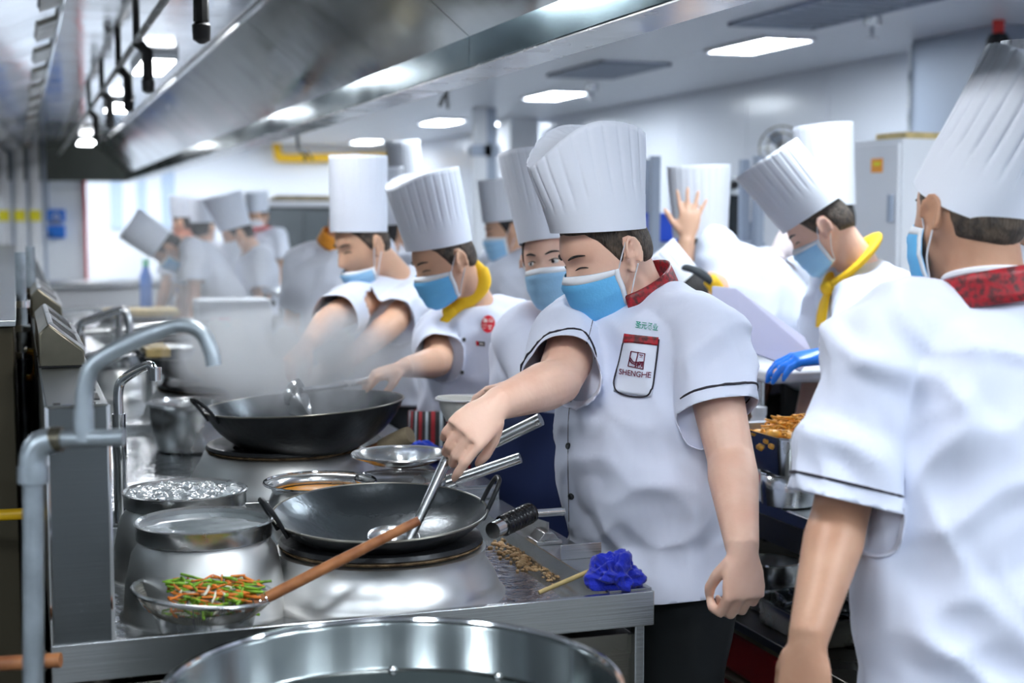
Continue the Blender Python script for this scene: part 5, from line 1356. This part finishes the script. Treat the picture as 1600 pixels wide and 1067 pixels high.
sL = aD(1352, 452, 4.42)
simple('p12', 'chef with yellow neckerchief, tilted hat and blue glove leaning over the prep table', (1282, 358), 4.45, (1338, 410), (1372, 490), (1400, 600), -101, 36, baz=-75, vox=.006, svox=.012, fat=1.04, skin='skin', hair='hair', mask='mask_pale', dd=(0, .02, .05), shirt='jacket_b',
       hat=dict(HB, h=.225, ta=.09, tb=.112, tilt=2, dy=.02), collar=('scarf_tail', 'scarf_yellow'), apron=('apron_stripe', 1.0, .4, 110), L=dict(sh=sL, el=aD(1330, 545, 4.15), wr=aD(1290, 556, 3.92), d=pix(-1, .12, .1), n=pix(0, 1, -.2), curl=(20, 25, 15)), slv=(.9, 1.25), gloves=(None, 'glove_blue'), fold_amp=.022)
wq = PEOPLE['p12']
wt = thing('wristwatch', 'black wristwatch on the blue-gloved wrist', 'watch', aD(1292, 556, 3.92))
c_ = aD(1292, 556, 3.92); d_, s_, u_ = frame(pix(-1, .12, .1))
MB().tube([c_ + .041 * (math.cos(a) * s_ + math.sin(a) * u_) for a in np.linspace(0, 2 * math.pi, 29)[:-1]], .008, 8, closed=True, flat=1.0).build('strap', 'black', wt)
MB().lathe([(.001, .008), (.016, .008), (.018, 0)], c_ - nrm(FW) * .043, 18, R=np.stack(frame(-FW)[1:] + (nrm(-FW),), 1)).build('dial', 'glass_dark', wt)
sR = aD(1262, 418, 5.15)
simple('p13', 'chef behind the yellow neckerchief chef, lifting a clear-gloved hand', (1293, 345), 5.3, (1300, 400), (1298, 480), (1330, 600), -130, 5, baz=-120, hat=dict(HB, h=.30, ta=.09, tb=.115, tilt=0), mask=None, eyes=None, dd=(0, 0, .1),
       R=None, L=dict(sh=sR, el=aD(1196, 448, 4.98), wr=aD(1216, 396, 4.88), d=pix(.55, -.7, .1), n=pix(.3, .2, -.9), curl=(35, 40, 20)), slv=(.8, .62), gloves=(None, 'glove_clear'), vox=.007)
simple('p15', 'chef mostly out of frame behind the slanted hat at far right', (1622, 300), 3.1, (1640, 395), (1650, 520), (1660, 700), 178, 0, rol=0, hat=dict(HB, h=.27), mask=None, eyes=None, shw=.17)
# far group at the left
simple('p17', 'far chef hunched low over the range with hat pointing left', (262, 390), 9.0, (288, 380), (316, 412), (358, 468), -75, 58, baz=-70, dd=(.05, .1, .15), hat=dict(HB, h=.235, ta=.085, tb=.11), mask='mask_blue', skin='skin_tan', hatm='hat', vox=.010)
simple('p20', 'far chef in short white sleeves and dark apron looking down at the range', (372, 368), 9.2, (397, 392), (403, 432), (408, 482), -78, 25, baz=-65, hat=dict(HB, h=.225, ta=.098, tb=.128, tilt=10, dy=.02), mask='mask_white', apron=('apron_dark', .98, .4, 110), trousers='apron_dark', hatm='hat', vox=.009, fat=.96)
simple('p18', 'far chef with red collar behind the hunched chef, left of a pair', (288, 350), 10.6, (288, 376), (292, 410), (298, 465), -110, 5, hat=dict(HB, h=.16), mask=None, eyes=None, collar=('scarf', 'scarf_red'), hatm='hat')
simple('p19', 'far chef seen from behind, right of a pair beyond the hunched chef', (318, 357), 10.3, (320, 382), (322, 415), (326, 470), 160, 0, hat=dict(HB, h=.17), mask='mask_white', eyes=None, hatm='hat')
simple('p21', 'distant chef with red scarf before the tall steel cabinet', (403, 340), 12.3, (408, 362), (412, 395), (414, 440), -25, 8, hat=dict(HB, h=.17), mask='mask_white', collar=('scarf_tail', 'scarf_red'), hatm='hat', fat=.95)
# ================================================================== prep table on the right
pt = thing('prep_table', 'long stainless prep table on the right with a lower shelf', 'table', (2.14, 4.0, 0))
MB().box(1.78, 2.50, 2.3, 5.7, .765, .80).build('tabletop', 'steel', pt, bevel=.004)
MB().box(1.785, 1.795, 2.31, 5.69, .70, .765).build('apron_rail', 'steel_dark', pt, bevel=.002)
MB().box(1.775, 2.48, 2.35, 5.65, .43, .455).build('lower_shelf', 'steel_dark', pt, bevel=.003)
for yy in (2.4, 4.0, 5.6):
    for xx in (1.82, 2.44): MB().tube([(xx, yy, 0), (xx, yy, .765)], .022, 12).build('leg', 'steel', pt)
us = thing('upper_shelf', 'white raised shelf standing on the far half of the prep table', 'shelf', (2.2, 4.6, .80))
MB().box(2.02, 2.46, 3.62, 5.6, 1.045, 1.085).build('board', 'white_plastic', us, bevel=.012)
for yy in (3.75, 5.5):
    for xx in (2.06, 2.42): MB().tube([(xx, yy, .80), (xx, yy, 1.045)], .014, 10).build('post', 'steel', us)
def gn_pan(x0, x1, y0, y1, z0, z1, label, name='steel_pan', group='steel pans on the prep table', m='steel_polish'):
    t = thing(name, label, 'pan', ((x0 + x1) / 2, (y0 + y1) / 2, z0), group)
    def rr(a0, a1, b0, b1, z, rad):
        out = []
        for cx_, cy_, st_ in ((a1 - rad, b1 - rad, 0), (a0 + rad, b1 - rad, 90), (a0 + rad, b0 + rad, 180), (a1 - rad, b0 + rad, 270)):
            for k in range(6):
                a = math.radians(st_ + 18 * k); out.append((cx_ + rad * math.cos(a), cy_ + rad * math.sin(a), z))
        return out
    i_ = .012
    MB().rings([rr(x0 + i_ + .008, x1 - i_ - .008, y0 + i_ + .008, y1 - i_ - .008, z0 + .002, .02), rr(x0 + i_ + .003, x1 - i_ - .003, y0 + i_ + .003, y1 - i_ - .003, z0 + .006, .025), rr(x0 + i_, x1 - i_, y0 + i_, y1 - i_, z1 - .003, .028), rr(x0, x1, y0, y1, z1, .03), rr(x0, x1, y0, y1, z1 - .004, .03)], True, False).build('body', m, t, smooth=50, solid=.0015)
    return t
pA = aD(1222, 668, 3.6)
gn_pan(pA[0] - .06, pA[0] + .20, pA[1] - .10, pA[1] + .20, .885, .985, 'steel pan of orange noodles on the prep table')
nd = MB(); rnd = random.Random(9)
nc = V((pA[0] + .05, pA[1] + .03, .975))
for i in range(130):
    a, r_ = rnd.uniform(0, 6.28), .09 * math.sqrt(rnd.random()); o_ = nc + V((r_ * math.cos(a), r_ * math.sin(a), .045 * (1 - (r_ / .09) ** 2) * rnd.uniform(.3, 1)))
    P = [o_ + V((rnd.gauss(0, .014), rnd.gauss(0, .014), rnd.gauss(0, .006))) for _ in range(4)]
    nd.tube(catmull(P, 3), .0024, 5)
for i in range(40): nd.ball(nc + V((rnd.uniform(-.09, .09), rnd.uniform(-.09, .09), rnd.uniform(-.03, .01))), .022, .022, .012, n=7, m=5)
tag(nd.build('fried_noodles', 'noodle', smooth=180), 'heap of orange fried noodles in the steel pan', 'noodles', kind='stuff')
pot((pA[0] + .02, pA[1] + .0), .801, [(.055, 0), (.065, .004), (.068, .04), (.068, .082)], 'round steel container under the noodle pan', 'round_container', group='steel pans on the prep table')
pot((pA[0] + .14, pA[1] + .12), .801, [(.055, 0), (.065, .004), (.068, .04), (.068, .082)], 'second round container behind the first, under the noodle pan', 'round_container', group='steel pans on the prep table')
q = aD(1256, 790, 3.45)
gn_pan(1.83, 2.05, 2.76, 3.0, .801, .835, 'shallow steel pan beside the sleeve of the chef seen from behind')
jq = aZ(1186, 636, .80); jq = V((1.98, 3.98, .80))
jq = aX(1186, 634, 2.0)
jr = thing('seasoning_jar', 'small white jar with a pink base beside the noodle pan', 'jar', (jq[0], jq[1], .80))
MB().lathe([(.001, .80), (.028, .80), (.03, .81), (.03, .93), (.02, .95), (.02, .97), (.001, .97)], (jq[0], jq[1], 0), 20).build('jar_body', 'white_plastic', jr)
MB().lathe([(.0305, .81), (.0315, .815), (.0315, .84), (.0305, .845)], (jq[0], jq[1], 0), 20).build('label_band', 'red_print', jr)
MB().lathe([(.022, .955), (.023, .96), (.023, .98), (.001, .982)], (jq[0], jq[1], 0), 16).build('lid', 'white_plastic', jr)
# white sheet held by the gloved hand
S0 = [aD(1128, 446, 3.95), aD(1155, 440, 4.25), aD(1262, 548, 4.12), aD(1264, 580, 3.98), aD(1160, 545, 3.92)]
ms = MB(); top_ = [aD(1112, 448, 4.12), aD(1150, 452, 4.12), aD(1256, 528, 4.1), aD(1270, 556, 4.07), aD(1250, 581, 4.04), aD(1160, 546, 4.04), aD(1112, 520, 4.06)]
nv = nrm(np.cross(top_[2] - top_[0], top_[4] - top_[0])); n_ = len(top_)
ms.add(np.array(top_ + [p_ - nv * .006 for p_ in top_]), [tuple(range(n_)), tuple(range(2 * n_ - 1, n_ - 1, -1))] + [(i, (i + 1) % n_, (i + 1) % n_ + n_, i + n_) for i in range(n_)])
tag(ms.build('white_board', 'board_shaded', smooth=0, bevel=.002), 'white plastic board held by the blue glove behind the foremost chef', 'board')
# lower shelf things
b_ = aX(1206, 905, 1.90)
pot((1.93, 3.42), .456, [(.055, 0), (.065, .006), (.068, .06), (.068, .13), (.072, .132)], 'steel pot on the lower shelf of the prep table', 'shelf_pot', 'soup', .10, group='lower shelf pots')
gn_pan(1.81, 2.06, 3.02, 3.34, .456, .53, 'steel pan holding a clear bag on the lower shelf', 'shelf_pan', group='lower shelf pans')
def crumple(c, sx, sy, sz, seed, m, name, label, cat):
    P = np.zeros((30, 40, 3))
    for i in range(30):
        for j in range(40):
            t_ = math.pi * i / 29; a = 2 * math.pi * j / 40; d_ = V((math.sin(t_) * math.cos(a), math.sin(t_) * math.sin(a), math.cos(t_)))
            P[i, j] = V(c) + d_ * V((sx, sy, sz)) * (1 + .35 * noise.noise(d_ * 2.5 + seed) + .25 * abs(noise.noise(d_ * 6 + seed)))
    tag(MB().grid(P, wrap=True).build(name, m, smooth=180), label, cat)
crumple((1.93, 3.18, .535), .09, .11, .035, 4.0, 'glass_dark', 'dark_bag', 'dark clear bag of food lying in the lower shelf pan', 'bag')
rb = thing('red_crate', 'stack of red plastic crates under the prep table', 'crate', (2.0, 3.1, 0))
for k in range(3):
    MB().box(1.80, 2.3, 2.9, 3.6, .012 + k * .14, .012 + k * .14 + .115).build('crate_tier', 'red_plastic', rb, bevel=.012)
    MB().box(1.795, 2.305, 2.895, 3.605, .012 + k * .14 + .115, .012 + k * .14 + .128).build('wood_slat', 'tan_cloth', rb, bevel=.003)
MB().box(1.81, 2.29, 2.91, 3.59, 0, .012).build('base_slat', 'tan_cloth', rb)
bg = aX(1252, 1045, 1.72)
crumple((1.66, 2.66, .36), .055, .07, .10, 1.7, 'clear_bag', 'plastic_bag', 'clear crumpled plastic bag hanging by the hand of the chef seen from behind', 'bag')
# ================================================================== along the right wall
c0, c1 = aD(1327, 225, 6.6), aD(1404, 212, 6.25)
wc = thing('white_locker', 'tall white metal locker with an orange sticker', 'locker', (3.75, 5.7, 0))
X0_, Y0_ = aD(1404, 300, 6.3)[0], aD(1404, 300, 6.3)[1]
zt_ = aD(1404, 216, 6.3)[2]
dl_ = nrm(aD(1327, 300, 6.6) - aD(1404, 300, 6.3)); dl_[2] = 0; dl_ = nrm(dl_); dn_ = V((dl_[1], -dl_[0], 0)); dn_ = dn_ if dn_ @ FW > 0 else -dn_
def locker_box(m_, a0, a1, b0, b1, z0, z1):
    o_ = V((X0_, Y0_, 0)); c8 = [o_ + dl_ * a + dn_ * b for a, b in ((a0, b0), (a1, b0), (a1, b1), (a0, b1))]
    m_.add([p + V((0, 0, z)) for z in (z0, z1) for p in c8], [(0, 3, 2, 1), (4, 5, 6, 7), (0, 1, 5, 4), (1, 2, 6, 5), (2, 3, 7, 6), (3, 0, 4, 7)]); return m_
locker_box(MB(), 0, .42, .02, .42, 0.05, zt_).build('body', 'white_plastic', wc, bevel=.004)
dr = locker_box(MB(), .008, .412, 0, .018, .08, zt_ - .02).build('door', 'white_plastic', wc, bevel=.003)
locker_box(MB(), .03, .05, -.02, 0, 1.50, 1.62).build('handle', 'vent_grey', dr)
sx_ = aD(1358, 258, 6.4); a_ = float((sx_ - V((X0_, Y0_, 0))) @ dl_)
stk_ = locker_box(MB(), a_ - .038, a_ + .038, -.003, 0, sx_[2] - .032, sx_[2] + .030).build('sticker', 'orange_print', dr)
locker_box(MB(), a_ - .026, a_ + .020, -.005, -.003, sx_[2] - .002, sx_[2] + .014).build('sticker_mark', 'yellow_band', dr)
for a, b in ((.03, .05), (.39, .05), (.03, .39), (.39, .39)): locker_box(MB(), a - .02, a + .02, b - .02, b + .02, 0, .05).build('foot', 'vent_grey', wc)
bx = locker_box(MB(), .02, .22, .05, .3, zt_, zt_ + .03); tag(bx.build('flat_carton', 'bamboo', bevel=.004), 'flat brown carton lying on top of the white locker', 'carton')
# oven
ov = thing('steam_oven', 'steel oven with a dark glass door behind the raised hand', 'oven', (3.3, 6.6, 0))
o0, o1 = aD(1108, 330, 7.2), aD(1192, 330, 7.2); of_ = nrm(o1 - o0); of_[2] = 0; of_ = nrm(of_); on_ = V((-of_[1], of_[0], 0)); on_ = on_ if on_ @ FW > 0 else -on_
W_ = float((o1 - o0) @ of_); zt2 = aD(1140, 276, 7.2)[2]
def ovb(a0, a1, b0, b1, z0, z1):
    o_ = V((o0[0], o0[1], 0)); c8 = [o_ + of_ * a + on_ * b for a, b in ((a0, b0), (a1, b0), (a1, b1), (a0, b1))]
    return MB().add([p + V((0, 0, z)) for z in (z0, z1) for p in c8], [(0, 3, 2, 1), (4, 5, 6, 7), (0, 1, 5, 4), (1, 2, 6, 5), (2, 3, 7, 6), (3, 0, 4, 7)])
ovb(0, W_, .03, .6, 0, zt2).build('body', 'steel', ov, bevel=.006)
g0, g1 = (1127 - 1108) / 84 * W_, (1160 - 1108) / 84 * W_
odr = ovb(.03, W_ - .03, 0, .028, .9, zt2 - .10).build('door', 'white_plastic', ov, bevel=.004)
ovb(g0, g1, -.006, 0, 1.0, aD(1140, 305, 7.2)[2]).build('glass', 'glass_dark', odr, bevel=.002)
ovb(g1 + .03, g1 + .055, -.04, -.02, 1.1, 1.5).build('handle', 'vent_grey', odr)
kc_ = aD(1147, 289, 7.17); MB().lathe([(.022, 0), (.02, .03), (.001, .032)], kc_, 16, R=np.stack(frame(-on_)[1:] + (-on_,), 1)).build('knob', 'black', ov)
# wire fan
fc = aD(1222, 232, 7.6); fn = thing('wire_fan', 'wall fan with a grey wire guard behind the tilted hat', 'fan', fc)
n1, n2, n3 = frame(FW)
for rr_ in (.12, .08, .03):
    MB().tube([fc + rr_ * (math.cos(a) * n2 + math.sin(a) * n3) - n1 * (.05 * (1 - rr_ / .12)) for a in np.linspace(0, 2 * math.pi, 41)[:-1]], .0045, 6, closed=True).build('guard_ring', 'steel_dark', fn)
for k in range(12):
    a = k * math.pi / 6; MB().tube([fc - n1 * .05, fc + .12 * (math.cos(a) * n2 + math.sin(a) * n3)], .002, 5).build('guard_wire', 'steel_dark', fn)
for k in range(3):
    a = k * 2.094; e_ = math.cos(a) * n2 + math.sin(a) * n3; e2 = -math.sin(a) * n2 + math.cos(a) * n3
    MB().loft([(fc + e_ * .015, e2, .012, n1, .004), (fc + e_ * .06, e2, .036, n1, .004), (fc + e_ * .1, e2, .03, n1, .003)], 10).build('blade', 'vent_grey', fn)
MB().tube([fc + n1 * .02, fc + n1 * .12, V((X1, fc[1] + .3, fc[2] + .05))], .02, 8).build('arm', 'steel_dark', fn)
# blue crate, steel rack post, notice
cq_ = aD(1035, 352, 6.6)
bc_ = thing('blue_crate', 'bright blue plastic crate standing on a rack beyond the foremost collar', 'crate', (cq_[0], cq_[1], 1.43))
l_ = aD(1010, 352, 6.6); r2 = aD(1062, 352, 6.6); dd_ = nrm(r2 - l_); dd_[2] = 0
zz0, zz1 = aD(1035, 378, 6.6)[2], aD(1035, 333, 6.6)[2]
def slab(o_, d_, n__, a0, a1, b0, b1, z0, z1, tp=0):
    c8 = [o_ + d_ * a + n__ * b for a, b in ((a0, b0), (a1, b0), (a1, b1), (a0, b1))]; c9 = [o_ + d_ * a + n__ * b for a, b in ((a0, b0), (a1 - tp, b0), (a1 - tp, b1), (a0, b1))]
    return MB().add([V((p[0], p[1], z0)) for p in c8] + [V((p[0], p[1], z1)) for p in c9], [(0, 3, 2, 1), (4, 5, 6, 7), (0, 1, 5, 4), (1, 2, 6, 5), (2, 3, 7, 6), (3, 0, 4, 7)])
nb = V((-dd_[1], dd_[0], 0)); nb = nb if nb @ FW > 0 else -nb
slab(l_, dd_, nb, 0, .16, 0, .3, zz0, zz1, .03).build('body', 'blue_crate', bc_, bevel=.006)
slab(l_, dd_, nb, -.008, .138, -.008, .308, zz1 - .015, zz1).build('rim', 'blue_crate', bc_, bevel=.003)
rk = thing('steel_rack', 'grey steel rack frame carrying the blue crate', 'rack', (l_[0], l_[1], 0))
for a, b in ((.03, -.06), (.03, .34), (.5, -.06), (.5, .34)):
    p_ = l_ + dd_ * a + nb * b; MB().box(p_[0] - .02, p_[0] + .02, p_[1] - .02, p_[1] + .02, 0, aD(1025, 245, 6.6)[2]).build('post', 'vent_grey', rk)
slab(l_, dd_, nb, 0, .54, -.05, .33, zz0 - .03, zz0 - .002).build('shelf', 'vent_grey', rk)
slab(l_, dd_, nb, 0, .54, -.05, .33, .6, .63).build('shelf', 'vent_grey', rk)
n0_, n1_ = aY(985, 240, 13.3), aY(1022, 335, 13.3)
tag(MB().box(X1 - .02, X1 - .002, 12.6, 13.6, 1.5, 2.15).build('wall_notice', 'cream_plastic', bevel=.003), 'pale notice board on the right wall beside the foremost hat', 'notice')
# ================================================================== things on the far ranges
lq = aD(470, 622, 3.78)
l2 = thing('steel_ladle', 'steel ladle dipping into the large steaming wok', 'ladle', lq)
MB().lathe([(.001, -.045), (.03, -.036), (.048, -.012), (.052, .01)], lq, 28, R=rotm('Y', 70) @ rotm('X', 20)).build('bowl', 'steel_polish', l2, solid=.002)
MB().tube([lq + V((0, 0, .02)), aD(500, 606, 3.85), aD(560, 597, 4.0), aD(618, 585, 4.2)], [.008, .008, .009, .010], 12).build('handle', 'steel_polish', l2)
tq = aD(440, 575, 5.0)
gn_pan(tq[0] - .12, tq[0] + .12, tq[1] - .16, tq[1] + .16, .94, .995, 'pale tray of food beside the third wok', 'food_tray', m='cream_plastic', group='trays on the ranges')
ct = thing('printed_carton', 'white carton with green and yellow print on the fourth range', 'carton', (.98, 6.9, .836))
q0, q1 = aY(312, 545, 6.9), aY(424, 468, 6.9)
MB().box(q0[0], q1[0], 6.9, 7.15, .836, q1[2]).build('box', 'mask_white', ct, bevel=.006)
def pr(x0, x1, y0, y1, m, name='print_patch'):
    a_, b_ = aY(x0, y1, 6.895), aY(x1, y0, 6.895); MB().box(a_[0], b_[0], 6.892, 6.899, a_[2], b_[2]).build(name, m, ct)
pr(330, 362, 496, 502, 'red_print'); pr(344, 362, 506, 524, 'green_print'); pr(333, 343, 512, 520, 'yellow_band'); pr(352, 364, 503, 513, 'green_print')
def bottle(px, py0, py1, D, rad, m, cap, label):
    b_, t_ = aD(px, py1, D), aD(px, py0, D); h_ = t_[2] - b_[2]
    t = thing('bottle', label, 'bottle', b_, 'bottles in the distance')
    MB().lathe([(.001, 0), (rad, .002), (rad, h_ * .68), (rad * .55, h_ * .8), (rad * .45, h_ * .88), (.001, h_ * .88)], b_, 18).build('glass', m, t)
    MB().lathe([(rad * .5, h_ * .86), (rad * .55, h_ * .88), (rad * .55, h_), (.001, h_)], b_, 14).build('cap', cap, t)
bottle(283, 449, 503, 9.4, .05, 'mask_white', 'blue_box', 'small bottle with blue cap in front of the hunched chef')
bottle(457, 418, 450, 8.6, .04, 'mask_white', 'blue_box', 'bottle with blue cap behind the short-sleeved far chef, left one')
bottle(470, 400, 450.5, 8.4, .042, 'mask_pale', 'blue_box', 'bottle with blue cap behind the short-sleeved far chef, right one')
bottle(229, 405, 488, 10.4, .045, 'blue_box', 'green_print', 'tall green and blue bottle beside the hunched chef')
tr = thing('steel_trolley', 'small steel trolley carrying the two blue-capped bottles', 'trolley', (1.72, 8.7, 0))
q_ = [aD(457, 450, 8.6), aD(470, 446, 8.4)]; tz = q_[0][2] - .002; tx = (q_[0][0] + q_[1][0]) / 2; ty = (q_[0][1] + q_[1][1]) / 2
MB().box(tx - .16, tx + .16, ty - .3, ty + .3, tz - .03, tz - .001).build('tray', 'steel', tr, bevel=.004)
MB().box(tx - .15, tx + .15, ty - .29, ty + .29, .3, .33).build('shelf', 'steel', tr, bevel=.004)
for sx in (-.14, .14):
    for sy in (-.28, .28): MB().tube([(tx + sx, ty + sy, 0), (tx + sx, ty + sy, tz - .03)], .014, 8).build('leg', 'steel', tr)
fcn = thing('far_counter', 'long white counter beyond the hunched chef', 'counter', (.6, 12.6, 0))
MB().box(.1, 1.9, 12.0, 12.6, .95, 1.0).build('worktop', 'steel', fcn, bevel=.006)
MB().box(.14, 1.86, 12.03, 12.58, 0.02, .95).build('base', 'white_plastic', fcn, bevel=.004)
for k, (x0, x1, y, D) in enumerate(((165, 285, 487, 7.4), (228, 268, 546, 5.2))):
    a_, b_ = aD(x0, y, D), aD(x1, y, D)
    tag(MB().box(a_[0], b_[0], a_[1], a_[1] + .28, a_[2] - .03, a_[2]).box(a_[0] + .02, b_[0] - .02, a_[1] + .02, a_[1] + .26, a_[2], a_[2] + .004).build('cutting_board', 'bamboo', bevel=.006), ('long bamboo cutting board beyond the slim taps', 'small bamboo board under the slim chrome tap')[k], 'board')
    st2 = thing('board_stand', ('low steel stand under the long bamboo board', 'low steel stand under the small bamboo board')[k], 'stand', (a_[0], a_[1], .836))
    for fx in (.15, .85): MB().box(a_[0] + (b_[0] - a_[0]) * fx - .012, a_[0] + (b_[0] - a_[0]) * fx + .012, a_[1] + .05, a_[1] + .23, .836, a_[2] - .03).build('leg', 'steel', st2)
    MB().box(a_[0] + .01, b_[0] - .01, a_[1] + .12, a_[1] + .15, .84, .86).build('crossbar', 'steel', st2)
# ================================================================== steam
def steam(name, label, lo, hi, dens, seed, rise=1.0):
    c_ = (V(lo) + V(hi)) / 2; h_ = (V(hi) - V(lo)) / 2
    m = bpy.data.materials.new(name); m.use_nodes = True; nt = m.node_tree; MAT[name] = m
    nt.nodes.remove(nt.nodes['Principled BSDF']); out = nt.nodes['Material Output']
    pv = nt.nodes.new('ShaderNodeVolumePrincipled'); nt.links.new(pv.outputs[0], out.inputs['Volume'])
    pv.inputs['Color'].default_value = (.95, .97, 1, 1); pv.inputs['Anisotropy'].default_value = .15
    tc = nt.nodes.new('ShaderNodeTexCoord')
    mp = nt.nodes.new('ShaderNodeMapping'); mp.inputs['Scale'].default_value = (6.5, 6.5, 4.0); mp.inputs['Location'].default_value = (seed, seed * .7, 0)
    nt.links.new(tc.outputs['Object'], mp.inputs[0])
    nz = nt.nodes.new('ShaderNodeTexNoise'); nz.inputs['Scale'].default_value = 1; nz.inputs['Detail'].default_value = 3; nz.inputs['Distortion'].default_value = .8
    nt.links.new(mp.outputs[0], nz.inputs[0])
    mr = nt.nodes.new('ShaderNodeMapRange'); mr.inputs[1].default_value = .42; mr.inputs[2].default_value = .72; mr.inputs[3].default_value = 0.0; mr.inputs[4].default_value = 1
    nt.links.new(nz.outputs[0], mr.inputs[0])
    # soft ellipsoidal edge, object space is scaled to the unit ball
    m2 = nt.nodes.new('ShaderNodeMapping'); m2.inputs['Scale'].default_value = tuple(1 / h_); nt.links.new(tc.outputs['Object'], m2.inputs[0])
    ln = nt.nodes.new('ShaderNodeVectorMath'); ln.operation = 'LENGTH'; nt.links.new(m2.outputs[0], ln.inputs[0])
    m3 = nt.nodes.new('ShaderNodeMapRange'); m3.inputs[1].default_value = 1.0; m3.inputs[2].default_value = .25; m3.inputs[3].default_value = 0; m3.inputs[4].default_value = dens
    nt.links.new(ln.outputs['Value'], m3.inputs[0])
    mu = nt.nodes.new('ShaderNodeMath'); mu.operation = 'MULTIPLY'; nt.links.new(mr.outputs[0], mu.inputs[0]); nt.links.new(m3.outputs[0], mu.inputs[1])
    nt.links.new(mu.outputs[0], pv.inputs['Density'])
    o = MB().ball((0, 0, 0), h_[0], h_[1], h_[2], n=24, m=14)
    me = bpy.data.meshes.new(name); me.from_pydata(o.verts().tolist(), [], o.f); me.materials.append(m)
    ob = bpy.data.objects.new('steam', me); COL.objects.link(ob); ob.location = c_
    return tag(ob, label, 'steam', 'steam', 'stuff')
a_ = aD(470, 610, 3.75)
steam('steam_a', 'white steam rising from the large wok', (.40, 3.45, .96), (1.06, 4.2, 1.30), 18.0, 1.3)
steam('steam_b', 'dense white steam drifting left of the large wok', (.42, 4.25, .90), (1.0, 5.15, 1.24), 42.0, 4.1)
steam('steam_c', 'thin haze of steam over the far ranges', (.2, 5.0, .9), (1.25, 7.6, 1.6), 1.2, 7.7)
